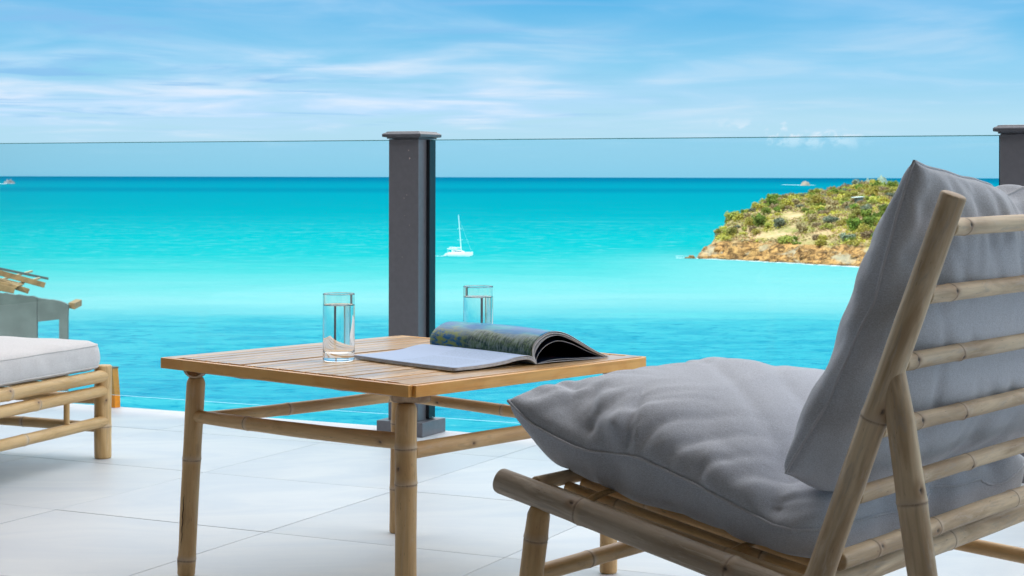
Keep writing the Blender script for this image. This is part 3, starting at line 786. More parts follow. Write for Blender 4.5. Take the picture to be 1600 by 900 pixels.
# ---------------------------------------------------------------- magazine
def mag_mats():
    m, t, p, o = mat_new('magazine_picture')
    co = objco(t)
    sp = t.new('ShaderNodeSeparateXYZ'); t.l.new(t.new('ShaderNodeTexCoord').outputs['UV'], sp.inputs[0])
    U, V = sp.outputs[0], sp.outputs[1]       # U along the spine (0 far end), V up the page (0 at spine, 1 at crown)
    uv = t.new('ShaderNodeTexCoord').outputs['UV']
    n1 = t.noise(t.mapping(uv, (14, 9, 1)), 1.0, 6, 0.7, 0.5)
    n2 = t.noise(t.mapping(uv, (60, 5, 1)), 1.0, 4, 0.7, 0.2)
    n3 = t.noise(t.mapping(uv, (3.2, 3.0, 1), (3, 1, 0)), 1.0, 4, 0.55, 0.5)
    veg = t.mix(t.smooth(n1, 0.36, 0.64), (0.012, 0.05, 0.045), (0.13, 0.21, 0.10))
    lfl = t.mix(t.smooth(n1, 0.40, 0.60), (0.010, 0.13, 0.33), (0.26, 0.33, 0.08))
    veg = t.mix(t.smooth(U, 0.42, 0.22), veg, lfl)
    fall = t.math('MULTIPLY', t.smooth(n2, 0.44, 0.60), t.math('MULTIPLY', t.smooth(U, 0.30, 0.45), t.smooth(V, 0.02, 0.3)))
    veg = t.mix(t.math('MULTIPLY', fall, 0.55), veg, (0.36, 0.44, 0.44))
    skyb = t.mix(t.smooth(n3, 0.4, 0.6), (0.002, 0.19, 0.47), (0.008, 0.36, 0.49))
    edge = t.math('ADD', 0.66, t.math('MULTIPLY', t.math('SUBTRACT', n3, 0.5), 0.6))
    skym = t.smooth(t.math('SUBTRACT', V, edge), -0.05, 0.10)
    haze = t.smooth(t.math('ABSOLUTE', t.math('SUBTRACT', V, edge)), 0.18, 0.0)
    col = t.mix(skym, veg, skyb)
    col = t.mix(t.math('MULTIPLY', haze, 0.38), col, (0.34, 0.42, 0.44))
    t.val(p.inputs['Base Color'], col); t.val(p.inputs['Roughness'], 0.34); t.val(p.inputs['Specular IOR Level'], 0.16); t.val(p.inputs['Coat Weight'], 0.0); t.val(p.inputs['Coat Roughness'], 0.15)
    a = m
    m, t, p, o = mat_new('magazine_text_page')
    uv = t.new('ShaderNodeTexCoord').outputs['UV']
    sp = t.new('ShaderNodeSeparateXYZ'); t.l.new(uv, sp.inputs[0]); U, V = sp.outputs[0], sp.outputs[1]
    def band(x, lo, hi, s=0.004): return t.math('MULTIPLY', t.smooth(x, lo - s, lo + s), t.smooth(x, hi + s, hi - s))
    # two columns of small print: faint even rows
    rows_ = t.smooth(t.math('ABSOLUTE', t.math('SUBTRACT', t.math('FRACT', t.math('MULTIPLY', U, 58)), 0.5)), 0.30, 0.16)
    wd = t.noise(t.mapping(uv, (58, 95, 1)), 1.0, 2, 0.6)
    colm = t.math('ADD', band(V, 0.12, 0.46), band(V, 0.52, 0.88))
    rr_ = band(U, 0.40, 0.90)
    ink = t.math('MULTIPLY', t.math('MULTIPLY', rows_, t.smooth(wd, 0.42, 0.5)), t.math('MULTIPLY', colm, rr_))
    col = t.mix(t.math('MULTIPLY', ink, 0.55), (0.38, 0.50, 0.72), (0.18, 0.28, 0.42))  # page tinted blue: the sky's reflection is put into the paper colour
    t.val(p.inputs['Base Color'], col); t.val(p.inputs['Roughness'], 0.55); t.val(p.inputs['Specular IOR Level'], 0.3)
    b = m
    m, t, p, o = mat_new('magazine_dark_page')
    uv = t.new('ShaderNodeTexCoord').outputs['UV']
    n1 = t.noise(t.mapping(uv, (5, 7, 1)), 1.0, 5, 0.6, 0.5)
    col = t.mix(t.smooth(n1, 0.40, 0.66), (0.004, 0.006, 0.016), (0.012, 0.030, 0.085))  # dark print, with the shade inside the roll put into the colour
    n2 = t.noise(t.mapping(uv, (9, 6, 1), (4, 4, 0)), 1.0, 4, 0.6)
    col = t.mix(t.smooth(n2, 0.63, 0.70), col, (0.20, 0.03, 0.03))
    t.val(p.inputs['Base Color'], col); t.val(p.inputs['Roughness'], 0.3)
    c = m
    return a, b, c
M_PIC, M_TEXT, M_DARK = mag_mats()
M_PAPER = simple('paper_edge', (0.62, 0.64, 0.68), 0.6, 0.12, 120)
mag = empty('magazine', (0.048, 3.462, TH), 0, 'open glossy magazine with text page flat and picture pages rolled over', 'magazine')
MS = Vector((-0.663, 0.749)); MP = Vector((0.749, 0.663))     # along the spine away from us, and away to the right
mag.rotation_euler = (0, 0, math.atan2(MS.y, MS.x))           # local x along the spine, local y = to the left
def sheet(name, prof, x0, x1, mats_, th=0.0012, nx=40, wob=0.0, skew=0.0, uvv=None):
    """a curved sheaf: prof = list of (y, z), y to the right; extruded along the spine with thickness th"""
    n = len(prof)
    # cumulative length for uv and normals
    cum = [0.0]
    for a_, b_ in zip(prof, prof[1:]): cum.append(cum[-1] + math.dist(a_, b_))
    nr = []
    for i in range(n):
        a_ = prof[max(0, i - 1)]; b_ = prof[min(n - 1, i + 1)]
        d = Vector((b_[0] - a_[0], b_[1] - a_[1])).normalized(); nr.append((-d.y, d.x))
    vs, fs, fm, uv = [], [], [], []
    for sgn in (0.5, -0.5):
        for i in range(nx + 1):
            f = i / nx; x = x0 + (x1 - x0) * f
            for j, (y, z) in enumerate(prof):
                q = j / (n - 1)
                dz = wob * math.sin(f * 5.1 + q * 2.0) * q
                yy = y + skew * f * q + nr[j][0] * th * sgn; zz_ = z * (1 + 0.04 * math.sin(f * 3.3)) + nr[j][1] * th * sgn + dz
                vs.append((x, -yy, max(zz_, 0.0006)))
                uv.append((1 - f, cum[j] / (uvv or cum[-1])))
    def I(s, i, j): return s * (nx + 1) * n + i * n + j
    for i in range(nx):
        for j in range(n - 1):
            fs.append((I(0, i, j), I(0, i + 1, j), I(0, i + 1, j + 1), I(0, i, j + 1))); fm.append(0)
            fs.append((I(1, i, j), I(1, i, j + 1), I(1, i + 1, j + 1), I(1, i + 1, j))); fm.append(1)
    for i in range(nx):
        fs.append((I(0, i, 0), I(1, i, 0), I(1, i + 1, 0), I(0, i + 1, 0))); fm.append(2)
        fs.append((I(0, i, n - 1), I(0, i + 1, n - 1), I(1, i + 1, n - 1), I(1, i, n - 1))); fm.append(2)
    for j in range(n - 1):
        fs.append((I(0, 0, j), I(0, 0, j + 1), I(1, 0, j + 1), I(1, 0, j))); fm.append(2)
        fs.append((I(0, nx, j), I(1, nx, j), I(1, nx, j + 1), I(0, nx, j + 1))); fm.append(2)
    o = mesh_obj(name, vs, fs, None, mag, smooth=True, mats=list(mats_) + [M_PAPER], fmat=fm)
    ul = o.data.uv_layers.new(name='UVMap')
    for lp in o.data.loops: ul.data[lp.index].uv = uv[lp.vertex_index]
    o.data.update()
    return o
def spline(pts, n=36):
    P = [Vector(p) for p in pts]; P = [P[0] * 2 - P[1]] + P + [P[-1] * 2 - P[-2]]
    res = []
    segs = len(P) - 3
    for k in range(n + 1):
        t_ = segs * k / n; i = min(int(t_), segs - 1); f = t_ - i
        p0, p1, p2, p3 = P[i:i + 4]
        v = 0.5 * ((2 * p1) + (-p0 + p2) * f + (2 * p0 - 5 * p1 + 4 * p2 - p3) * f * f + (-p0 + 3 * p1 - 3 * p2 + p3) * f ** 3)
        res.append((v.x, v.y))
    return res
SX0, SX1 = 0.0, 0.318
# left half: three sheaves lying flat, bulging near the spine
for k, (h, dy) in enumerate(((0.0012, 0.002), (0.0032, 0.001), (0.0056, 0.0))):
    pr = spline([(0.001, 0.0016 + k * 0.0022), (-0.016, 0.010 + h * 1.3), (-0.045, 0.011 + h * 1.2), (-0.085, 0.006 + h), (-0.14, 0.0022 + h), (-0.208 - dy, 0.0012 + h * 0.9)])
    sheet('flat_page', pr, SX0, SX1, (M_TEXT, M_TEXT), 0.0021, wob=0.0007)
# right half rolled over: the outer picture page, the sheaf under it, and two looser leaves
outer = spline([(0.000, 0.006), (-0.010, 0.020), (-0.006, 0.040), (0.014, 0.055), (0.044, 0.0625), (0.080, 0.0565), (0.120, 0.038), (0.160, 0.018), (0.200, 0.002)], 48)
sheet('rolled_page', outer, SX0, SX1, (M_PIC, M_DARK), 0.0012, uvv=0.085)
inner1 = spline([(0.0015, 0.005), (-0.007, 0.019), (-0.003, 0.037), (0.016, 0.0515), (0.044, 0.059), (0.080, 0.0535), (0.120, 0.0355), (0.160, 0.0165), (0.197, 0.001)], 48)
sheet('rolled_page', inner1, SX0 + 0.001, SX1 - 0.001, (M_PAPER, M_PAPER), 0.0026)
inner2 = spline([(0.003, 0.004), (-0.001, 0.020), (0.012, 0.039), (0.036, 0.052), (0.066, 0.0535), (0.105, 0.040), (0.150, 0.019), (0.192, 0.0018)], 40)
sheet('rolled_page', inner2, SX0 + 0.003, SX1 - 0.002, (M_PAPER, M_DARK), 0.0012)
inner3 = spline([(0.004, 0.003), (0.012, 0.020), (0.034, 0.036), (0.064, 0.0425), (0.100, 0.035), (0.145, 0.017), (0.186, 0.0022)], 40)
sheet('rolled_page', inner3, SX0 + 0.006, SX1 - 0.004, (M_DARK, M_DARK), 0.0008)
base_ = spline([(0.002, 0.0012), (0.04, 0.0028), (0.10, 0.0022), (0.19, 0.0012)], 16)
sheet('cover', base_, SX0, SX1, (M_DARK, M_DARK), 0.0012)
base2 = spline([(0.010, 0.0022), (0.05, 0.0065), (0.11, 0.0050), (0.188, 0.0026)], 16)
sheet('rolled_page', base2, SX0 + 0.002, SX1, (M_DARK, M_PAPER), 0.0008)
# ---------------------------------------------------------------- cushions: real cloth, inflated
def smooth_obj(name, V, fs, mat, parent, levels=1):
    o = mesh_obj(name, V.tolist(), fs, mat, parent, smooth=True)
    md = o.modifiers.new('sub', 'SUBSURF'); md.levels = levels; md.render_levels = levels
    return o

def tube_along(name, pts, r, mat, parent, closed=True, seg=6, flat=1.0):
    n = len(pts); vs, fs = [], []
    for i in range(n):
        p = Vector(pts[i]); a_ = Vector(pts[(i - 1) % n] if closed or i else pts[0]); b_ = Vector(pts[(i + 1) % n] if closed or i < n - 1 else pts[-1])
        t_ = (b_ - a_).normalized(); u = t_.cross(Vector((0.13, 0.21, 1))).normalized(); v = t_.cross(u)
        for s in range(seg):
            a = 2 * math.pi * s / seg; vs.append(p + u * (r * math.cos(a)) + v * (r * flat * math.sin(a)))
    for i in range(n if closed else n - 1):
        for s in range(seg):
            q0 = i * seg + s; q1 = i * seg + (s + 1) % seg; q2 = ((i + 1) % n) * seg + (s + 1) % seg; q3 = ((i + 1) % n) * seg + s
            fs.append((q0, q1, q2, q3))
    return mesh_obj(name, vs, fs, mat, parent, smooth=True)

# ---------------------------------------------------------------- lounge chair
# frame: x = from the front of the seat to its back (towards us), y = across the chair (away), origin on the floor under the near rail's front end
CH0 = Vector((-0.0141, 2.6, 0)); CANG = math.atan2(-0.623, 0.782)
ch = empty('lounge_chair', CH0, CANG, 'low bamboo lounge chair in the right foreground carrying grey cushions', 'chair')
CW = 0.82
def rz_(t): return 0.3645 - 0.197 * t          # seat rail height
def ux(z): return 0.5328 + (z - 0.317) / 2.69   # back upright position by height
for y in (0.0, CW):
    near = y == 0
    pole('seat_rail', (-0.004, y, rz_(0) + 0.001), (0.66, y, rz_(0.66)), 0.0185, 0.0195, (0.225, 0.60), ch, M_RAILW if near else M_CHAIR, 21 + near, 0.001, ((0.21, -30), (0.60, -8)) if near else ())
    pole('back_upright', (ux(0.235), y - 0.002, 0.235), (ux(0.793), y - 0.002, 0.793), 0.0185, 0.0165, (0.10, 0.495), ch, M_CHAIR, 25 + near, 0.002, ((0.52, 10),) if near else ())
    pole('rear_leg', (0.722, y - 0.012, 0.0), (0.629, y - 0.003, 0.578), 0.0190, 0.0180, (0.12, 0.71), ch, M_CHAIR, 27 + near, 0.002, ((0.735, 30),) if near else (), 0.07)
    pole('front_leg', (0.018, y, 0.0), (0.071, y, 0.336), 0.0190, 0.0165, (0.28, 0.86), ch, M_TABLE, 29 + near, 0.001, (), 0.012)
    pole('side_stretcher', (0.05, y, 0.200), (0.700, y, 0.165), 0.0125, 0.0125, (0.3, 0.7), ch, M_TABLE, 31 + near, 0.003)
pole('front_stretcher', (0.052, 0.015, 0.233), (0.052, CW - 0.015, 0.228), 0.0125, 0.0135, (0.16, 0.62), ch, M_TABLE, 35, 0.003)
rc = random.Random(12)
for k, z in enumerate((0.752, 0.666, 0.580, 0.4935, 0.4065)):
    nd = [0.05 + 0.04 * k, 0.40 + rc.uniform(-0.06, 0.06), 0.74 + rc.uniform(-0.05, 0.05)]
    if k == 2: nd = [0.035, 0.21, 0.60]
    if k == 3: nd = [0.13, 0.30, 0.7]
    pole('back_bar', (ux(z) + 0.003, 0.012, z), (ux(z) + 0.003, CW - 0.012, z), 0.0112, 0.0116, nd, ch, M_CHAIR, 40 + k, 0.002, ((nd[1], 30), (nd[0], -10), (nd[2], 10)))
pole('back_bar', (0.545, 0.012, 0.320), (0.545, CW - 0.012, 0.320), 0.0125, 0.0130, (0.12, 0.22, 0.36, 0.7), ch, M_CHAIR, 46, 0.002, ((0.13, -20), (0.345, 10)))
pole('seat_crossbar', (0.512, 0.012, 0.281), (0.512, CW - 0.012, 0.281), 0.0150, 0.0145, (0.5,), ch, M_CHAIR, 47, 0.002)
# seat: front crossbar, long thin rods, and flat split straps over them
pole('seat_crossbar', (0.055, 0.010, rz_(0.055) + 0.012), (0.055, CW - 0.01, rz_(0.055) + 0.012), 0.0105, 0.0105, (0.35, 0.7), ch, M_CHAIR, 48, 0.001)
ny_ = 20
for k in range(ny_):
    y = 0.038 + (CW - 0.076) * k / (ny_ - 1)
    pole('seat_rod', (0.062, y, rz_(0.062) + 0.001 + rc.uniform(-.001, .001)), (0.500, y, rz_(0.500) + 0.011), 0.0086 + rc.uniform(-0.0006, 0.0006), 0.0086, (rc.uniform(0.2, 0.4), rc.uniform(0.6, 0.8)), ch, M_TABLE if k % 3 else M_CHAIR, 60 + k, 0.0015, seg=12, step=0.03)
def strap(t, seed):
    vs, fs = [], []; n = 40
    for i in range(n + 1):
        f = i / n; y = 0.012 + (CW - 0.024) * f
        zc = rz_(t) + 0.0155 - 0.012 * (1 - min(1, min(f, 1 - f) * 14)) ** 1.5
        tw = 0.0085
        vs += [(t - tw, y, zc + 0.001), (t, y, zc + 0.004), (t + tw, y, zc - 0.001), (t, y, zc - 0.0015)]
    for i in range(n):
        for k in range(4):
            q = i * 4; fs.append((q + k, q + (k + 1) % 4, q + 4 + (k + 1) % 4, q + 4 + k))
    o = mesh_obj('seat_strap', vs, fs, M_DAYB, ch, smooth=True)
strap(0.135, 1); strap(0.37, 2)
pole('seat_crossbar', (0.37, 0.010, rz_(0.37) - 0.018), (0.37, CW - 0.01, rz_(0.37) - 0.018), 0.0105, 0.0105, (0.35,), ch, M_CHAIR, 49, 0.001)

def fit(V, lx, ly, lz):
    for k, l in enumerate((lx, ly, lz)):
        lo, hi = V[:, k].min(), V[:, k].max()
        V[:, k] = (V[:, k] - (lo + hi) / 2) * (l / (hi - lo))
    return V
def sstep(x, a, b):
    t_ = np.clip((x - a) / (b - a), 0, 1); return t_ * t_ * (3 - 2 * t_)

def vnoise(P, scale, seed):
    return np.array([mn.noise(Vector((p[0] * scale[0] + seed, p[1] * scale[1] - seed, p[2] * scale[2]))) for p in P])

def smooth_loop(V, bd, it, keep=3):
    n = len(bd); P = V[bd].copy()
    cor = [i for i in range(n) if abs(np.dot((P[i] - P[i - 4]) / (np.linalg.norm(P[i] - P[i - 4]) + 1e-9), (P[(i + 4) % n] - P[i]) / (np.linalg.norm(P[(i + 4) % n] - P[i]) + 1e-9))) < 0.5]
    for _ in range(it):
        Q = (np.roll(P, 1, 0) + np.roll(P, -1, 0)) / 2; Q = 0.5 * P + 0.5 * Q
        for c in cor: Q[c] = P[c]
        P = Q
    V[bd] = P
    return V

def relax(V, fs, w_, it):
    E = np.array([(f[i], f[(i + 1) % 4]) for f in fs for i in range(4)])
    cnt = np.zeros(len(V)); np.add.at(cnt, E[:, 0], 1); np.add.at(cnt, E[:, 1], 1)
    for _ in range(it):
        A = np.zeros_like(V); np.add.at(A, E[:, 0], V[E[:, 1]]); np.add.at(A, E[:, 1], V[E[:, 0]])
        A /= cnt[:, None]
        V = V + (A - V) * w_[:, None]
    return V

def straighten(V, bd, half, s_):
    """pull the hollow sides of an inflated sheet out towards a rectangle; s_ = (xlo, xhi, ylo, yhi) strength"""
    X, Y = V[:, 0].copy(), V[:, 1].copy(); B = V[bd]
    hx, hy = half
    def prof(mask, key, val):
        o = np.argsort(B[mask][:, key]); k_, v_ = B[mask][:, key][o], B[mask][:, val][o]
        if len(v_) > 9:
            pad = np.pad(v_, 4, mode='edge'); v_ = np.convolve(pad, np.ones(9) / 9, 'valid')
        return k_, v_
    u, v = B[:, 0] / hx, B[:, 1] / hy
    e = [((-u > np.abs(v)), 1, 0, -hx, s_[0]), ((u > np.abs(v)), 1, 0, hx, s_[1]), ((-v > np.abs(u)), 0, 1, -hy, s_[2]), ((v > np.abs(u)), 0, 1, hy, s_[3])]
    dX, dY = np.zeros(len(V)), np.zeros(len(V))
    for m, key, val, tgt, st in e:
        k_, v_ = prof(m, key, val)
        b_ = np.interp(V[:, key], k_, v_)
        cur = V[:, val]
        w_ = np.clip(cur / b_, 0, 1.1) ** 3
        d = (tgt - b_) * st * w_
        if val == 0: dX += d
        else: dY += d
    V[:, 0] += dX; V[:, 1] += dY
    return V

# --- seat cushion
V, F, BD = SEAT_SIM
V = fit(V, 0.535, 0.795, 0.215)
V = straighten(V, BD, (0.2675, 0.3975), (0.55, 0.85, 0.80, 0.9))
V = smooth_loop(V, BD, 6)
V = relax(V, F, 0.6 * sstep(V[:, 0], 0.06, 0.18) + 0.40, 12)
X, Y, Z = V[:, 0].copy(), V[:, 1].copy(), V[:, 2].copy()
ZM = 0.1075
Z = np.sign(Z) * ZM * (np.abs(Z) / ZM).clip(0, 1) ** 0.62
t = X + 0.2675 - 0.047; y = Y + 0.3975 + 0.026; t = t + 0.018 * np.exp(-((t + 0.047) / 0.09) ** 2)
# the back corners are sewn square and tucked in; the back side bellies out towards the bars
cn = np.exp(-((y - 0.0) / 0.06) ** 2) + 0.4 * np.exp(-((y - 0.81) / 0.06) ** 2)
t = t + sstep(t, 0.25, 0.49) * (0.025 - 0.065 * cn)
seam_h = np.interp(t, [-0.05, 0.03, 0.10, 0.22, 0.34, 0.43, 0.52], [0.122, 0.088, 0.080, 0.090, 0.076, 0.064, 0.078])
seam_h = seam_h - 0.040 * sstep(y, 0.50, 0.80) * np.exp(-((t + 0.03) / 0.14) ** 2)
top = np.where(Z > 0, Z * np.interp(t, [-0.05, 0.1, 0.3, 0.48], [0.93, 0.95, 0.90, 0.80]), 0)
low = np.where(Z < 0, Z * 1.5, 0)
top *= 1 - 0.22 * sstep(y, 0.40, 0.78)
h = seam_h + top + low
flr = 0.0145
h = np.where(h < flr + 0.02, flr + 0.02 * np.exp((h - flr - 0.02) / 0.02), h)
h = np.maximum(h, flr)
# folds that run up from the near seam, deep at the seam and dying out over the top
nf = vnoise(np.stack([t + 0.35 * y, y, h * 0], 1), (12, 1.6, 1), 3.7)
fold = np.exp(-(nf / 0.14) ** 2)
nf2 = vnoise(np.stack([t - 0.5 * y, y, h * 0], 1), (19, 2.6, 1), 8.3)
fold2 = np.exp(-(nf2 / 0.12) ** 2)
dn = np.exp(-((y - 0.05) / 0.12) ** 2); up1 = sstep(Z, 0.004, 0.045)
h += np.where(Z > 0, (-0.0120 * fold - 0.0060 * fold2 + 0.004) * dn * up1, 0)
y += np.where(Z > 0, (0.017 * fold + 0.009 * fold2) * np.exp(-((y - 0.03) / 0.08) ** 2) * sstep(Z, 0.003, 0.03), 0)
fr = np.exp(-((t + 0.02) / 0.10) ** 2)
nf3 = vnoise(np.stack([t, y, h * 0], 1), (3, 15, 1), 2.9)
h += np.where(Z > 0, -0.008 * np.exp(-(nf3 / 0.13) ** 2) * fr * up1, 0)
# broad slack waves over the top
nb = vnoise(np.stack([t + 0.8 * y, y, h * 0], 1), (7, 2.5, 1), 6.1)
h += np.where(Z > 0.02, (0.009 * vnoise(np.stack([t, y, h * 0], 1), (5.0, 5.0, 1), 9.1) - 0.005 * np.exp(-(nb / 0.10) ** 2)) * sstep(Z, 0.02, 0.08), 0)
dep = np.clip((seam_h - h) / seam_h, 0, 1) * (Z < 0)
y += 0.040 * dep ** 1.6 * np.exp(-((y - 0.03) / 0.10) ** 2)
t += 0.022 * dep ** 1.6 * np.exp(-((t + 0.02) / 0.10) ** 2)
# under the seam: vertical puckers
pk = vnoise(np.stack([t, y, h * 0], 1), (15, 0.5, 1), 5.5)
y += np.where((Z < 0) & (y < 0.35), (0.012 * pk + 0.010 * np.exp(-(pk / 0.15) ** 2)) * sstep(-Z, 0.002, 0.05), 0)
NV = np.stack([t, y, rz_(0) - 0.197 * t + h], 1)
pil = empty('seat_cushion', CH0, CANG, 'big grey canvas seat cushion lying on the lounge chair rods', 'cushion', None)
smooth_obj('cover', NV, F, M_GREY, pil, 1)
tube_along('piping', [NV[i] for i in BD], 0.0022, M_GREY_SEAM, pil)

# --- back cushion: plane leaning on the bars
V, F, BD = BACK_SIM
V = fit(V, 0.478, 0.795, 0.165)     # x = up the back, y = across, z = thickness (positive to the front)
V = straighten(V, BD, (0.239, 0.3975), (0.95, 0.55, 0.75, 0.9))
V = smooth_loop(V, BD, 6)
V = relax(V, F, 0.4 * sstep(-V[:, 0], 0.10, 0.20) + 0.40, 14)
U_, Y_, N_ = V[:, 0] + 0.239, V[:, 1] + 0.3975 + 0.010, V[:, 2].copy()
ang = math.atan2(1, 2.69)
ZM = 0.0825
N_ = np.sign(N_) * ZM * (np.abs(N_) / ZM).clip(0, 1) ** 0.66
N_ = np.where(N_ > 0, N_ * 0.90, N_ * 1.0)
nf = vnoise(np.stack([U_, Y_ + 0.25 * U_, N_ * 0], 1), (3.0, 17, 1), 1.7)
gath = np.exp(-(nf / 0.14) ** 2)
up_ = np.exp(-((U_ - 0.47) / 0.11) ** 2); dn_ = np.exp(-((U_ - 0.02) / 0.09) ** 2)
nd_f = vnoise(np.stack([U_ + 0.9 * Y_, Y_ - 0.4 * U_, N_ * 0], 1), (10, 4, 1), 4.4)
dent = 0.009 * gath * (up_ + 0.25 * dn_) + 0.006 * np.exp(-(nd_f / 0.12) ** 2) + 0.008 * nf * up_
N_ += np.where(N_ < -0.004, dent * sstep(-N_, 0.004, 0.03), -dent * 0.6 * sstep(N_, 0.004, 0.03))
U_ = U_ + 0.008 * np.exp(-((Y_ - 0.01) / 0.03) ** 2) * np.exp(-((U_ - 0.478) / 0.03) ** 2)
off = np.interp(U_, [0, 0.12, 0.25, 0.49], [0.109, 0.091, 0.083, 0.078])
D_ = off + N_
D_ = np.maximum(D_, 0.0125 + 0.004 * np.sin(U_ * 72))          # rests against the bars, bulging a little between them
zb = 0.380
x0 = ux(zb)
NX = x0 + U_ * math.sin(ang) - D_ * math.cos(ang)
NZ = zb + U_ * math.cos(ang) + D_ * math.sin(ang) - 0.020
NZ += (0.042 * np.exp(-((Y_ - 0.01) / 0.09) ** 2) - 0.026) * np.exp(-(U_ / 0.12) ** 2)
NV = np.stack([NX, Y_, NZ], 1)
bk = empty('back_cushion', CH0, CANG, 'grey canvas back cushion leaning on the bars of the lounge chair', 'cushion', None)
smooth_obj('cover', NV, F, M_GREY, bk, 1)
tube_along('piping', [NV[i] for i in BD], 0.0022, M_GREY_SEAM, bk)

# ---------------------------------------------------------------- daybed on the left
DB0 = Vector((-1.177, 5.09, 0)); DANG = R(-110)     # x = towards us along its side, y = ... to the right; body lies to the -y side
db = empty('daybed', DB0, DANG, 'bamboo daybed with pale mattress at the left edge of the terrace', 'daybed')
DL, DWd = 1.9, 0.95
zt = 0.268
for (x, y) in ((0, 0), (DL, 0), (0, -DWd), (DL, -DWd)):
    pole('leg', (x, y, 0.0), (x, y, zt), 0.0245, 0.0250, (0.345,), db, M_DAYB, 70 + int(x * 3 - y * 5), 0.0005, ((0.63, 35),), 0.0, step=0.005)
off = 0.0
pole('side_rail', (-0.004, 0.006, 0.238), (DL, 0.006, 0.236), 0.0175, 0.0185, (0.245, 0.55, 0.8), db, M_DAYB, 81, 0.002, ((0.25, 30),))
pole('side_rail', (0.0, 0.006, 0.196), (DL, 0.006, 0.186), 0.0165, 0.0185, (0.175, 0.5, 0.8), db, M_DAYB, 82, 0.002, ((0.18, 25),))
pole('side_stretcher', (0.0, 0.008, 0.108), (DL, 0.008, 0.106), 0.0155, 0.0160, (0.205, 0.5, 0.8), db, M_DAYB, 83, 0.002)
pole('spindle', (0.19, 0.006, 0.122), (0.19, 0.006, 0.180), 0.0085, 0.0085, (), db, M_DAYB, 84)
pole('side_stretcher', (0.0, -DWd, 0.108), (DL, -DWd, 0.106), 0.0155, 0.0160, (0.205, 0.5), db, M_DAYB, 85, 0.002)
pole('side_rail', (0.0, -DWd, 0.236), (DL, -DWd, 0.236), 0.0165, 0.0170, (0.3,), db, M_DAYB, 86, 0.002)
for x in (0.0, DL):
    pole('end_rail', (x, -0.01, 0.170), (x, -DWd + 0.01, 0.170), 0.0150, 0.0150, (0.3, 0.6), db, M_TABLE, 87, 0.002)
    pole('end_stretcher', (x, -0.01, 0.088), (x, -DWd + 0.01, 0.098), 0.0145, 0.0145, (0.28, 0.6), db, M_TABLE, 88, 0.002)
for k in range(13):
    x = 0.06 + 0.15 * k
    pole('bed_slat', (x, -0.02, 0.232), (x, -DWd + 0.02, 0.232), 0.0095, 0.0095, (0.3,), db, M_DAYB, 90 + k, 0.0, seg=10, step=0.06)
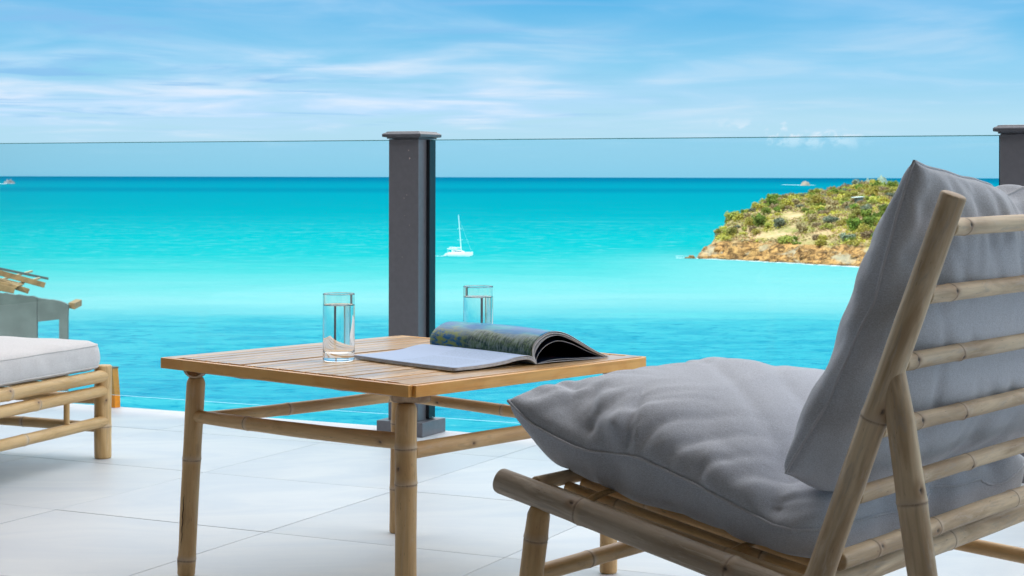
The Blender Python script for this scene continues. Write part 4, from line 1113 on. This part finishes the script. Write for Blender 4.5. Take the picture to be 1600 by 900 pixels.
# mattress: boxed cushion with rounded edges and two lines of piping
mt = empty('mattress', DB0, DANG, 'pale grey-white boxed mattress on the bamboo daybed', 'mattress')
def mattress():
    x0, x1, y0, y1, z0, z1 = 0.012, DL - 0.02, -DWd + 0.01, 0.012, 0.2565, 0.341
    nx, ny, nz = 90, 46, 8
    hx, hy, hz = (x1 - x0) / 2, (y1 - y0) / 2, (z1 - z0) / 2
    cx, cy, cz = (x0 + x1) / 2, (y0 + y1) / 2, (z0 + z1) / 2
    vs, fs, idx = [], [], {}
    def vert(i, j, k):
        if (i, j, k) in idx: return idx[(i, j, k)]
        u, v, w_ = 2 * i / nx - 1, 2 * j / ny - 1, 2 * k / nz - 1
        px, py, pz = u * hx, v * hy, w_ * hz
        rv = 0.055; re = 0.020
        # plan corner rounding
        ax_, ay_ = max(0, abs(px) - (hx - rv)), max(0, abs(py) - (hy - rv))
        d = math.hypot(ax_, ay_)
        m_ = max(ax_, ay_)
        if d > 0:
            s = m_ / d
            px = math.copysign(min(abs(px), hx - rv) + ax_ * s, px); py = math.copysign(min(abs(py), hy - rv) + ay_ * s, py)
        # edge distance for rounding of the top and bottom rims
        az_ = max(0, abs(pz) - (hz - re)) / re
        e_ = m_ / rv
        if az_ > 0 and m_ > rv - re:
            q = (m_ - (rv - re)) / re; dd = math.hypot(az_, q); s = max(az_, q) / dd
            px_in = (1 - s) * 0.6 * re
            px -= math.copysign(px_in, px) if ax_ > 0 else 0; py -= math.copysign(px_in, py) if ay_ > 0 else 0
            pz = math.copysign(hz - re + az_ * re * s, pz)
        # crown, sag and side bulge
        if w_ > 0: pz += 0.010 * (1 - u ** 6) * (1 - v ** 6) * w_
        bul = 0.006 * (1 - w_ * w_)
        if m_ > 0: px += math.copysign(bul, px) if ax_ > 0 else 0; py += math.copysign(bul, py) if ay_ > 0 else 0
        nz_ = mn.noise(Vector((px * 9, py * 9, pz * 22)))
        if ay_ > 0: py += nz_ * 0.004 + 0.0018 * math.sin(px * 60 + 3 * nz_) * (1 - w_ * w_)
        if w_ == 1: pz += nz_ * 0.003
        idx[(i, j, k)] = len(vs); vs.append((cx + px, cy + py, cz + pz)); return idx[(i, j, k)]
    for i in range(nx):
        for j in range(ny):
            fs.append((vert(i, j, nz), vert(i + 1, j, nz), vert(i + 1, j + 1, nz), vert(i, j + 1, nz)))
            fs.append((vert(i, j, 0), vert(i, j + 1, 0), vert(i + 1, j + 1, 0), vert(i + 1, j, 0)))
    for i in range(nx):
        for k in range(nz):
            fs.append((vert(i, 0, k), vert(i + 1, 0, k), vert(i + 1, 0, k + 1), vert(i, 0, k + 1)))
            fs.append((vert(i, ny, k), vert(i, ny, k + 1), vert(i + 1, ny, k + 1), vert(i + 1, ny, k)))
    for j in range(ny):
        for k in range(nz):
            fs.append((vert(0, j, k), vert(0, j, k + 1), vert(0, j + 1, k + 1), vert(0, j + 1, k)))
            fs.append((vert(nx, j, k), vert(nx, j + 1, k), vert(nx, j + 1, k + 1), vert(nx, j, k + 1)))
    o = mesh_obj('cover', vs, fs, M_WHITE, mt, smooth=True)
    for kk in (nz - 1, 1):
        lp = [vert(i, 0, kk) for i in range(nx)] + [vert(nx, j, kk) for j in range(ny)] + [vert(i, ny, kk) for i in range(nx, 0, -1)] + [vert(0, j, kk) for j in range(ny, 0, -1)]
        tube_along('piping', [vs[q] for q in lp], 0.0022, M_WHITE_SEAM, mt)
mattress()
# ---------------------------------------------------------------- half-built house below, left
BY = 62.0
def px_at(x, y, D): return Vector(((x - 800) / 2760 * D, D, EYE - (y - 275.2) / 2760 * D))
ub = empty('unfinished_building', (-18.3, BY, -16.0), R(6), 'grey concrete building shell with unfinished timber roof, beyond the railing at left', 'building')
Mi = (Matrix.Translation(ub.location) @ Matrix.Rotation(R(6), 4, 'Z')).inverted()
def prism(name, pts, y0, y1, mat, parent):
    """front outline pts (x, z) in the parent's frame, extruded in y"""
    n = len(pts)
    vs = [(x, y0, z) for x, z in pts] + [(x, y1, z) for x, z in pts]
    fs = [tuple(range(n)), tuple(range(2 * n - 1, n - 1, -1))] + [(k, k + n, (k + 1) % n + n, (k + 1) % n) for k in range(n)]
    return mesh_obj(name, vs, fs, mat, parent)
def L(x, y):
    q = Mi @ px_at(x, y, BY); return (q.x, q.z)
rb = random.Random(9)
# rough cast wall top
tops = [L(-40, 452)] + [(L(x, 0)[0], L(x, 457.5 + (x + 10) * 0.115 + rb.uniform(-0.8, 0.8))[1]) for x in range(-20, 57, 7)] + [L(56.8, 466.5)]
prism('wall', [(L(56.8, 0)[0], 0), ] + [(p[0], p[1]) for p in tops[::-1]] + [(L(-40, 0)[0], 0)], 0.0, 0.28, M_CONC, ub)
bt = [(L(x, 0)[0], L(x, 466.8 + (x - 57) * 0.14 + (0.006 * max(0, x - 80) ** 2) + rb.uniform(-0.6, 0.6))[1]) for x in range(57, 106, 6)]
prism('beam', [L(57.2, 504.0), L(104, 499)] + bt[::-1], 0.02, 0.30, M_CONC, ub)
prism('column', [(L(91, 0)[0], 0), (L(104, 0)[0], 0), L(104, 498.8), L(91, 500.2)], 0.02, 0.32, M_CONC, ub)
box_obj('side_wall', (L(-20, 0)[0], 3.0, 6.0), (0.3, 5.6, 12.0), M_CONC, ub)
prism('timber_end', [L(100, 483), L(113, 486), L(113, 476.5), L(104, 475)], 0.34, 2.2, M_TIMBER, ub)
def plank(name, p, q, wd, th, y0, y1, mat):
    (x0, z0), (x1, z1) = L(*p), L(*q)
    d = Vector((x1 - x0, y1 - y0, z1 - z0)); ln = d.length
    bm = bmesh.new(); add_box(bm, (0, 0, 0), (ln, wd, th), 0, 0.01)
    o = bm_obj(name, bm, mat, ub)
    o.location = ((x0 + x1) / 2, (y0 + y1) / 2, (z0 + z1) / 2); o.rotation_euler = d.to_track_quat('X', 'Z').to_euler()
plank('rafter', (-30, 436), (34, 460), 0.12, 0.19, 0.9, 1.4, M_TIMBER)
plank('rafter', (-30, 426), (52, 453), 0.14, 0.20, 1.6, 2.4, M_TIMBER)
plank('fascia_board', (-30, 424), (51, 445), 0.06, 0.09, 2.5, 3.4, M_CONC)
prism('roof_deck', [L(-30, 437), L(22, 450), L(12, 457), L(-30, 459)], 0.9, 2.2, M_TIMBER, ub)
plank('rafter', (-30, 446), (16, 457), 0.12, 0.22, 0.5, 0.8, M_TIMBER)
plank('purlin', (-30, 459), (40, 443), 0.09, 0.07, 0.3, 3.0, M_TIMBER2)
plank('purlin', (-30, 447), (20, 434), 0.09, 0.07, 1.3, 4.0, M_TIMBER2)

# ---------------------------------------------------------------- sailing catamaran
BT0 = Vector((-19.9, 668.0, SEA)); 
boat = empty('sailboat', BT0, R(-8), 'white sailing catamaran with bare mast on the turquoise bay', 'sailboat')
boat.scale = (0.88, 0.88, 0.94)
M_HULL = simple('white_gelcoat', (0.86, 0.87, 0.88), 0.3, 0.03, 1.0)
M_HULLSH = simple('hull_underside', (0.10, 0.33, 0.36), 0.5, 0.05, 1.0)
M_DARKWIN = simple('boat_window', (0.03, 0.05, 0.07), 0.15, 0.05, 1.0)
def hull(yc):
    vs, fs = [], []
    st = [(-5.2, 0.55, 0.25, 1.15), (-4.2, 0.75, -0.2, 1.25), (-1.0, 0.85, -0.3, 1.35), (2.5, 0.75, -0.3, 1.5), (4.6, 0.35, -0.2, 1.65), (5.6, 0.05, 0.4, 1.75)]
    for x, w_, zb_, zt_ in st:
        for (u, v) in ((-1, 1), (-1.0, 0.5), (-0.6, 0.12), (0, 0), (0.6, 0.12), (1.0, 0.5), (1, 1)):
            vs.append((x, yc + u * w_, zb_ + (zt_ - zb_) * v))
    for i in range(len(st) - 1):
        for j in range(6):
            q = i * 7 + j; fs.append((q, q + 1, q + 8, q + 7))
        fs.append((i * 7 + 6, i * 7, i * 7 + 7, i * 7 + 13))
    fs.append(tuple(range(6, -1, -1))); fs.append(tuple(range(35, 42)))
    return mesh_obj('hull', vs, fs, M_HULL, boat)
hull(-2.3); hull(2.3)
bm = bmesh.new(); add_box(bm, (-0.4, 0, 1.22), (8.6, 4.4, 0.5), 0, 0.12); bm_obj('deck', bm, M_HULL, boat)
prism('cabin', [(-3.0, 1.45), (2.6, 1.45), (1.6, 2.05), (0.0, 2.5), (-3.0, 2.55)], -1.6, 1.6, M_HULL, boat)
prism('window_band', [(-2.4, 1.85), (1.7, 1.8), (1.0, 2.15), (-2.4, 2.25)], -1.64, 1.64, M_DARKWIN, boat)
prism('awning', [(-5.0, 2.85), (-1.0, 2.75), (-1.0, 2.95), (-5.0, 3.05)], -1.9, 1.9, M_HULL, boat)
prism('stern_steps', [(-6.3, 0.25), (-5.0, 0.25), (-5.0, 1.3), (-5.5, 1.2)], -3.0, -1.6, M_HULL, boat)
def bar(name, p, q, r, mat, parent):
    bm = bmesh.new(); d = Vector(q) - Vector(p)
    bmesh.ops.create_cone(bm, cap_ends=True, segments=8, radius1=r, radius2=r * 0.7, depth=d.length)
    o = bm_obj(name, bm, mat, parent); o.location = (Vector(p) + Vector(q)) / 2; o.rotation_euler = d.to_track_quat('Z', 'Y').to_euler()
bar('mast', (0.9, 0, 2.0), (-0.35, 0, 16.6), 0.15, M_HULL, boat)
bar('boom', (0.8, 0, 3.3), (-4.3, 0, 3.5), 0.16, M_HULL, boat)
bar('spreader', (-0.6, -1.0, 6.6), (1.5, 1.0, 6.6), 0.06, M_HULL, boat)
bar('spreader', (-0.75, -0.8, 11.0), (0.95, 0.8, 11.0), 0.05, M_HULL, boat)
bar('forestay', (5.4, 0, 1.8), (-0.3, 0, 15.5), 0.018, M_HULL, boat)
for y_ in (-1.8, 1.8): bar('awning_post', (-4.8, y_, 1.3), (-4.8, y_, 2.9), 0.05, M_HULL, boat)

# foam, surf
def foam_mat():
    m, t, p, o = mat_new('sea_foam')
    n = t.noise(t.mapping(posco(t), (0.35, 0.35, 0.35)), 1.0, 6, 0.7, 0.6)
    t.val(p.inputs['Base Color'], (0.80, 0.86, 0.87, 1)); t.val(p.inputs['Roughness'], 0.8)
    tr = t.new('ShaderNodeBsdfTransparent'); mx = t.new('ShaderNodeMixShader')
    t.l.new(t.smooth(n, 0.38, 0.60, 0.12, 0.95), mx.inputs[0]); t.l.new(tr.outputs[0], mx.inputs[1]); t.l.new(p.outputs[0], mx.inputs[2]); t.l.new(mx.outputs[0], o.inputs[0])
    return m
M_FOAM = foam_mat()
def ribbon(name, pts, w0, w1, seed, z=0.12, parent=None, label=None):
    """an uneven strip of foam lying on the water"""
    rn = random.Random(seed); vs, fs = [], []
    n = len(pts)
    for i, p in enumerate(pts):
        a_ = pts[max(0, i - 1)]; b_ = pts[min(n - 1, i + 1)]
        d = Vector((b_[0] - a_[0], b_[1] - a_[1])).normalized(); nn = Vector((-d.y, d.x))
        f = i / (n - 1); ww = (w0 + (w1 - w0) * f) * (0.35 + 1.1 * abs(mn.noise(Vector((i * 0.37, seed, 0)))) + rn.uniform(0, 0.35))
        if i in (0, n - 1): ww *= 0.1
        c = Vector(p[:2])
        vs += [(*(c - nn * ww), SEA + 0.05), (*c, SEA + z), (*(c + nn * ww), SEA + 0.05)]
    for i in range(n - 1):
        q = i * 3; fs += [(q, q + 1, q + 4, q + 3), (q + 1, q + 2, q + 5, q + 4)]
    o = mesh_obj(name, vs, fs, M_FOAM, parent, smooth=True)
    return o
wake = [(BT0.x - 5.0 - k * 0.62, BT0.y + 0.3 - 1.9 * (k / 12) ** 1.4) for k in range(13)]
tag(ribbon('wake', wake, 2.4, 0.4, 5), 'white wake trailing behind the catamaran', 'wake', kind='stuff')

# ---------------------------------------------------------------- headland
def hl_height(X_, D_):
    X_ = X_ - 6.5
    s = (X_ - 63) * 0.79 + (D_ - 657) * 0.61
    e2 = (X_ - 63) * 0.97 - (D_ - 657) * 0.25
    back = 860 - D_ + (X_ - 63) * 0.2
    w1 = mn.noise(Vector((X_ * 0.05, D_ * 0.05, 0))) * 5 + mn.noise(Vector((X_ * 0.16, D_ * 0.16, 3))) * 2.2
    s += w1 * 0.5; e2 += w1 * 0.6
    def front(s):
        if s <= 0: return s * 0.5
        if s < 9: return 6.2 * (1 - (1 - s / 9) ** 2)
        return 6.2 + 20.5 * (1 - math.exp(-(s - 9) / 62.0)) * 1.02
    def side(e):
        if e <= 0: return e * 0.7
        return 29.5 * (1 - math.exp(-e / 13.0))
    a_, b_ = front(s), side(e2)
    k = 2.5
    mn_ = min(a_, b_)
    h = mn_ - k * math.log(1 + math.exp(-abs(a_ - b_) / k)) * (1 if mn_ > 2 else 0.2 * max(0, mn_))
    h = min(h, back * 0.35)
    if X_ > 158: h = min(h, 24.5 - 0.12 * (X_ - 158))
    if h > 0:
        h += mn.noise(Vector((X_ * 0.028, D_ * 0.028, 7))) * 2.6 * min(1, h / 9)
        # the low rock spit at the tip
    e_sh = min(s, e2 * 1.4)
    rock = max(0.0, 1 - abs(h - 3.6) / 5.0)
    if h > -2:
        r = mn.fractal(Vector((X_ * 0.16, D_ * 0.16, h * 0.12)), 0.7, 2.2, 5)
        h += rock * (r * 1.9 + (1 - abs(mn.noise(Vector((X_ * 0.22 + D_ * 0.1, D_ * 0.3, 2)))) * 2.6) * 1.3)
    return h
def head_mat():
    m, t, p, o = mat_new('headland_ground')
    pos = posco(t)
    sp = t.new('ShaderNodeSeparateXYZ'); t.l.new(pos, sp.inputs[0])
    H = t.math('ADD', sp.outputs[2], 29.2)
    n1 = t.noise(t.mapping(pos, (0.09, 0.09, 0.2)), 1.0, 5, 0.6, 0.6)
    n2 = t.noise(t.mapping(pos, (0.27, 0.27, 0.6), (0, 0, 0), (R(20), R(25), 0)), 1.0, 7, 0.72, 1.2)
    rock = t.mix(t.smooth(n2, 0.38, 0.62), (0.12, 0.06, 0.03), (0.72, 0.38, 0.15))
    rock = t.mix(t.math('MULTIPLY', t.smooth(n1, 0.50, 0.64), 0.75), rock, (0.62, 0.50, 0.38))
    wet = t.smooth(H, 1.0, 0.1)
    rock = t.mix(t.math('MULTIPLY', wet, 0.6), rock, (0.16, 0.10, 0.055))
    soil = t.mix(t.smooth(n1, 0.40, 0.62), (0.74, 0.43, 0.24), (0.56, 0.37, 0.17))
    grass = t.mix(t.smooth(n2, 0.38, 0.60), (0.28, 0.24, 0.07), (0.50, 0.37, 0.14))
    ground = t.mix(t.smooth(t.noise(t.mapping(pos, (0.06, 0.06, 0.06), (9, 2, 0)), 1.0, 5, 0.65, 0.5), 0.46, 0.60), soil, grass)
    k = t.smooth(t.math('ADD', H, t.math('MULTIPLY', t.math('SUBTRACT', n1, 0.5), 9.0)), 5.2, 7.6)
    t.val(p.inputs['Base Color'], t.mix(k, t.mix(1.0, rock, (1.0, 0.90, 0.80), 'MULTIPLY'), ground)); t.val(p.inputs['Roughness'], 0.95); t.val(p.inputs['Specular IOR Level'], 0.1)
    t.l.new(t.bump(n2, 0.8, 1.2), p.inputs['Normal'])
    return m
M_HEAD = head_mat()
vs, fs, keep = [], [], {}
nx_, nd_ = 330, 300
for j in range(nd_ + 1):
    D_ = 470 + 400 * (j / nd_) ** 1.25
    for i in range(nx_ + 1):
        X_ = 48 + 330 * (i / nx_) ** 1.5
        vs.append((X_, D_, SEA + max(hl_height(X_, D_), -3)))
for j in range(nd_):
    for i in range(nx_):
        q = j * (nx_ + 1) + i; f = (q, q + 1, q + nx_ + 2, q + nx_ + 1)
        if max(vs[k][2] for k in f) > SEA - 2.5: fs.append(f)
tag(mesh_obj('headland', vs, fs, M_HEAD, smooth=False), kind='structure')

# rocks off the tip and along the foot
def rock_mesh(seed, sub=3):
    bm = bmesh.new(); bmesh.ops.create_icosphere(bm, subdivisions=sub, radius=1.0)
    for v in bm.verts:
        n = v.co.normalized()
        d = 1 + 0.34 * mn.noise(n * 1.3 + Vector((seed, 0, 0))) + 0.22 * mn.noise(n * 3.1 + Vector((0, seed, 0))) + 0.10 * mn.noise(n * 7 + Vector((0, 0, seed)))
        v.co = n * round(d * 9) / 9 * 0.5 + n * d * 0.5
    me = bpy.data.meshes.new('rock'); bm.to_mesh(me); bm.free(); me.materials.append(M_HEAD); return me
RM = [rock_mesh(k * 3.7 + 1) for k in range(4)]
rn = random.Random(21)
rocks = [(66.5, 653, 1.3, 1.1), (69.5, 651, 1.0, 0.6), (72.0, 651, 2.0, 1.0), (74.5, 651, 2.2, 1.4), (64.8, 654, 0.8, 0.4)]
for (x, d_, r_, h_) in rocks:
    o = bpy.data.objects.new('tip_rock', rn.choice(RM)); link(o); o.location = (x, d_, SEA + 0.1); o.scale = (r_, r_ * 0.9, h_); o.rotation_euler = (0, 0, rn.uniform(0, 6))
    tag(o, 'low dark rock breaking the water off the tip of the headland', 'rock', 'rocks off the tip of the headland')
nr = 0
while nr < 46:
    X_ = rn.uniform(73, 156); s = rn.uniform(-1.0, 5.0)
    D_ = 657 + (s - (X_ - 69.5) * 0.79) / 0.61
    h = hl_height(X_, D_)
    if -1.2 < h < 5 and D_ > 500:
        o = bpy.data.objects.new('shore_rock', rn.choice(RM)); link(o); r_ = rn.uniform(0.7, 2.0)
        o.location = (X_, D_, SEA + max(h, 0) - 0.1); o.scale = (r_, r_ * rn.uniform(0.7, 1.2), r_ * rn.uniform(0.5, 1.0)); o.rotation_euler = (rn.uniform(-.3, .3), rn.uniform(-.3, .3), rn.uniform(0, 6))
        lab = ('small' if r_ < 1.1 else ('mid-sized' if r_ < 1.6 else 'large')) + ' orange-brown boulder ' + ('at the waterline' if h < 1.2 else 'on the rock shelf') + ' at the ' + ('seaward end' if X_ < 88 else ('middle' if X_ < 108 else 'right side')) + ' of the headland'
        tag(o, lab, 'rock', lab); nr += 1

# surf line along the front and the tip
line = []
for k in range(90):
    X_ = 61 + 1.35 * k
    if X_ < 69.5: D_ = 657 - (X_ - 69.5) * 0.1 + 0.5
    else: D_ = 657 - (X_ - 69.5) * 0.79 / 0.61
    # walk to the waterline
    for _ in range(60):
        if hl_height(X_, D_ ) > 0: D_ -= 0.5
        else: break
    line.append((X_, D_ - 2.0))
tag(ribbon('surf', line, 3.4, 3.4, 8), 'line of white surf along the foot of the headland', 'surf', kind='stuff')
tag(ribbon('surf', [(62 + 1.4 * k, 672 + 0.5 * math.sin(k)) for k in range(11)], 1.5, 1.5, 9), 'patch of white surf behind the tip rocks', 'surf', kind='stuff')

# ---------------------------------------------------------------- bushes and trees on the headland
def leaf_mat(name, c1, c2, c3):
    m, t, p, o = mat_new(name)
    r = rnd(t); n = t.noise(objco(t), 2.2, 3, 0.6)
    col = t.mix(t.smooth(n, 0.35, 0.65), c1, c2)
    isl = t.new('ShaderNodeNewGeometry').outputs['Random Per Island']
    col = t.mix(t.smooth(isl, 0.55, 1.0), col, c3)
    hv = t.new('ShaderNodeHueSaturation'); t.l.new(t.math('ADD', 0.75, t.math('MULTIPLY', r, 0.5)), hv.inputs['Value']); t.l.new(t.math('ADD', 0.485, t.math('MULTIPLY', r, 0.03)), hv.inputs['Hue']); t.l.new(col, hv.inputs['Color'])
    t.val(p.inputs['Base Color'], hv.outputs[0]); t.val(p.inputs['Roughness'], 0.7); t.val(p.inputs['Specular IOR Level'], 0.2)
    tr = t.new('ShaderNodeBsdfTranslucent'); t.l.new(hv.outputs[0], tr.inputs[0])
    mx = t.new('ShaderNodeMixShader'); mx.inputs[0].default_value = 0.3
    t.l.new(p.outputs[0], mx.inputs[1]); t.l.new(tr.outputs[0], mx.inputs[2]); t.l.new(mx.outputs[0], o.inputs[0])
    return m
LEAF = {'green': leaf_mat('leaf_green', (0.11, 0.16, 0.025), (0.22, 0.27, 0.04), (0.38, 0.36, 0.06)),
        'olive': leaf_mat('leaf_olive', (0.25, 0.235, 0.045), (0.40, 0.34, 0.065), (0.52, 0.42, 0.11)),
        'yellow': leaf_mat('leaf_yellow', (0.42, 0.34, 0.05), (0.56, 0.44, 0.075), (0.64, 0.49, 0.14)),
        'dry': leaf_mat('leaf_dry', (0.30, 0.18, 0.085), (0.44, 0.29, 0.14), (0.54, 0.39, 0.21)),
        'grey': leaf_mat('leaf_grey', (0.16, 0.17, 0.10), (0.27, 0.26, 0.17), (0.36, 0.34, 0.24))}
M_TWIG = simple('twigs', (0.17, 0.13, 0.09), 0.9, 0.2, 2.0)
def bush_mesh(seed, mat, n=520, tall=0.8, lf=0.17):
    rn = random.Random(seed)
    lobes = [(rn.uniform(-0.55, 0.55), rn.uniform(-0.55, 0.55), rn.uniform(0.25, tall * 0.75), rn.uniform(0.28, 0.5)) for _ in range(9)]
    lobes.append((0, 0, tall * 0.5, 0.55))
    vs, fs, fm = [], [], []
    for k in range(n):
        lx, ly, lz, lr = rn.choice(lobes)
        while True:
            d = Vector((rn.uniform(-1, 1), rn.uniform(-1, 1), rn.uniform(-1, 1)))
            if 0.2 < d.length < 1: break
        d = d.normalized() * (rn.random() ** 0.35)
        c = Vector((lx, ly, lz)) + d * lr
        if c.z < 0.02: c.z = rn.uniform(0.02, 0.2)
        nrm = (d + Vector((rn.uniform(-.7, .7), rn.uniform(-.7, .7), rn.uniform(-.3, .9)))).normalized()
        u = nrm.orthogonal().normalized(); v = nrm.cross(u); a = rn.uniform(0, 6.28); u, v = u * math.cos(a) + v * math.sin(a), v * math.cos(a) - u * math.sin(a)
        s = lf * rn.uniform(0.5, 1.15)
        q = len(vs)
        vs += [c - u * s, c - v * s * 0.55, c + u * s, c + v * s * 0.55 + nrm * s * 0.2]
        fs.append((q, q + 1, q + 2, q + 3)); fm.append(0)
    for k in range(7):              # stems
        lx, ly, lz, lr = lobes[k]; q = len(vs)
        for (x, y, z, r) in ((0.05 * k % 0.1, 0, -0.25, 0.045), (lx, ly, lz, 0.015)):
            vs += [(x - r, y - r, z), (x + r, y - r, z), (x, y + r, z)]
        fs += [(q, q + 1, q + 4, q + 3), (q + 1, q + 2, q + 5, q + 4), (q + 2, q, q + 3, q + 5)]; fm += [1, 1, 1]
    me = bpy.data.meshes.new('bush'); me.from_pydata([tuple(v) for v in vs], [], fs); me.update(); me.materials.append(mat); me.materials.append(M_TWIG)
    me.polygons.foreach_set('material_index', fm)
    return me
BM = {k: [bush_mesh(hash_ + 11 * i, m, tall=0.75 + 0.25 * i) for i in range(3)] for hash_, (k, m) in enumerate(LEAF.items())}
rn = random.Random(77)
placed = []
NAME = {'green': ('green_bush', 'rounded fresh green bush'), 'olive': ('olive_bush', 'olive green scrub bush'), 'yellow': ('yellow_green_bush', 'bright yellow-green bush'), 'dry': ('dry_shrub', 'leafless brown dry shrub'), 'grey': ('grey_shrub', 'grey-green thorny shrub')}
def put(X_, D_, r, kind, hs=1.0, sink=0.1):
    h = hl_height(X_, D_)
    o = bpy.data.objects.new(NAME[kind][0], rn.choice(BM[kind])); link(o)
    o.location = (X_, D_, SEA + h - sink * r); o.scale = (r, r, r * hs); o.rotation_euler = (0, 0, rn.uniform(0, 6.28))
    v_ = X_ / D_
    side = 'seaward end' if v_ < 0.145 else ('middle' if v_ < 0.185 else 'right side')
    lev = 'low above the rocks' if h < 12 else ('on the lower slope' if h < 17 else ('on the upper slope' if h < 22 else 'on the ridge'))
    size = 'small' if r < 2.2 else ('mid-sized' if r < 2.9 else 'large')
    lab = f'{size} {NAME[kind][1]} {lev}, {side} of the headland'
    tag(o, lab, 'bush', lab)
    placed.append((X_, D_, r))
tries = 0
while len(placed) < 290 and tries < 60000:
    tries += 1
    v = rn.uniform(0.105, 0.224)       # bearing, within what the photograph takes in
    D_ = rn.uniform(575, 800); X_ = v * D_
    h = hl_height(X_, D_)
    if h < 6.0: continue
    s = (X_ - 69.5) * 0.79 + (D_ - 657) * 0.61; e2 = (X_ - 69.5) * 0.97 - (D_ - 657) * 0.25
    dens = 0.60 + 1.1 * mn.noise(Vector((X_ * 0.05, D_ * 0.05, 5)))
    if e2 < 22: dens = 1.2
    if s > 70: dens += 0.4
    if rn.random() > dens: continue
    r = rn.uniform(1.5, 3.5) * (1.1 if h > 22 else 1)
    if any((X_ - a) ** 2 + (D_ - b) ** 2 < (0.60 * (r + c)) ** 2 for a, b, c in placed): continue
    if h < 13: kd = rn.choices(['green', 'olive', 'grey', 'yellow', 'dry'], [5, 4, 2, 2, 2])[0]
    elif h < 22: kd = rn.choices(['green', 'olive', 'grey', 'yellow', 'dry'], [2.5, 4, 1.2, 2.5, 4])[0]
    else: kd = rn.choices(['green', 'olive', 'grey', 'yellow', 'dry'], [2, 4, 1, 2.5, 5])[0]
    put(X_, D_, r, kd, rn.uniform(0.8, 1.15))
# scrub too small and too close to count
gvs, gfs, gm = [], [], []
rn2 = random.Random(5)
for _ in range(60000):
    v = rn2.uniform(0.10, 0.24) if _ < 42000 else rn2.uniform(0.24, 0.42); D_ = rn2.uniform(575, 800) if _ < 42000 else rn2.uniform(500, 800); X_ = v * D_
    d = mn.noise(Vector((X_ * 0.07, D_ * 0.07, 9)))
    if d < -0.22 + rn2.uniform(-.15, .15): continue
    h = hl_height(X_, D_)
    if h < 6.2: continue
    s = rn2.uniform(0.2, 0.62); c = Vector((X_, D_, SEA + h + rn2.uniform(0, 0.8)))
    u = Vector((rn2.uniform(-1, 1), rn2.uniform(-1, 1), rn2.uniform(-.4, .4))).normalized(); w_ = u.cross(Vector((rn2.uniform(-.5, .5), rn2.uniform(-.5, .5), 1))).normalized()
    q = len(gvs); gvs += [c - u * s, c - w_ * s, c + u * s, c + w_ * s + Vector((0, 0, s * .6))]; gfs.append((q, q + 1, q + 2, q + 3))
    gm.append(0 if mn.noise(Vector((X_ * 0.12, D_ * 0.12, 2))) > 0.18 else (1 if rn2.random() < .75 else 2))
tag(mesh_obj('scrub', gvs, gfs, None, mats=[LEAF['yellow'], LEAF['dry'], LEAF['olive']], fmat=gm), 'low dry scrub and grass covering the headland between the bushes', 'scrub', kind='stuff')
# small pale roofs near the ridge
hut = empty('ridge_house', (138.0, 703, SEA + hl_height(138.0, 703) + 0.6), R(20), 'small white-roofed hut near the ridge of the headland', 'hut')
M_HUT = simple('white_hut', (0.8, 0.8, 0.78), 0.7, 0.05, 1.0)
box_obj('wall', (0, 0, 0.6), (2.8, 2.2, 2.6), M_CONC, hut)
prism('roof', [(-2.6, 1.7), (1.8, 2.0), (1.8, 2.2), (-2.6, 1.9)], -1.5, 1.5, M_HUT, hut)

# ---------------------------------------------------------------- islets far out
def islet(name, x, D_, w_, h_, seed, mat, label, dep=0.6):
    o = empty(name, (x, D_, SEA), 0, label, 'islet')
    n = 40; vs, fs = [], []
    for j in range(n + 1):
        for i in range(n + 1):
            u, v = 2 * i / n - 1, 2 * j / n - 1
            r = math.hypot(u, v)
            hh = max(0, 1 - r ** 3.5) * (0.75 + 0.8 * mn.fractal(Vector((u * 2.0 + seed, v * 2.0, seed)), 0.8, 2.1, 5) + 0.10 * (1 - abs(u - 0.25)))
            vs.append((u * w_ / 2, v * w_ / 2 * dep, h_ * hh - 0.6))
    for j in range(n):
        for i in range(n):
            q = j * (n + 1) + i; fs.append((q, q + 1, q + n + 2, q + n + 1))
    mesh_obj('rock', vs, fs, mat, o, smooth=False)
    return o
M_ISL1 = simple('pale_islet_rock', (0.42, 0.30, 0.23), 0.95, 0.25, 0.05, world=True)
M_ISL2 = simple('scrubby_islet', (0.26, 0.27, 0.20), 0.95, 0.45, 0.03, world=True)
M_ISL3 = simple('grey_islet_rock', (0.24, 0.22, 0.23), 0.95, 0.35, 0.06, world=True)
def far(x, y):
    D_ = (EYE - SEA) * 2760 / (y - 275 - 0.0022 * x + 0.4); return ((x - 800) / 2760 * D_, D_)
x, d_ = far(1258, 290.0); islet('islet', x, d_, 40, 13.0, 2.0, M_ISL1, 'small pale pinkish rock islet in surf beyond the headland')
x, d_ = far(1372, 289.5); islet('islet', x, d_, 120, 26.0, 6.0, M_ISL2, 'longer green-topped islet on the horizon behind the headland ridge')
x, d_ = far(14.5, 287.0); islet('islet', x, d_, 46, 13.5, 9.0, M_ISL3, 'low grey rock islet near the horizon at far left')
for k, (xa, xb, yy, ww) in enumerate(((1226, 1235, 288.8, 7), (1240, 1270, 289.3, 9), (1322, 1336, 289.3, 9), (1342, 1380, 290.3, 8), (-3, 5, 287.3, 9))):
    xm, dm = far((xa + xb) / 2, yy); wx = (xb - xa) / 2760 * dm
    pts = [(xm - wx / 2 + wx * q / 10, dm + 25 * math.sin(q * 1.3)) for q in range(11)]
    tag(ribbon('breakers', pts, ww * 2.6, ww * 2.6, 31 + k, z=1.2), 'white breakers around the far islets', 'surf', kind='stuff')
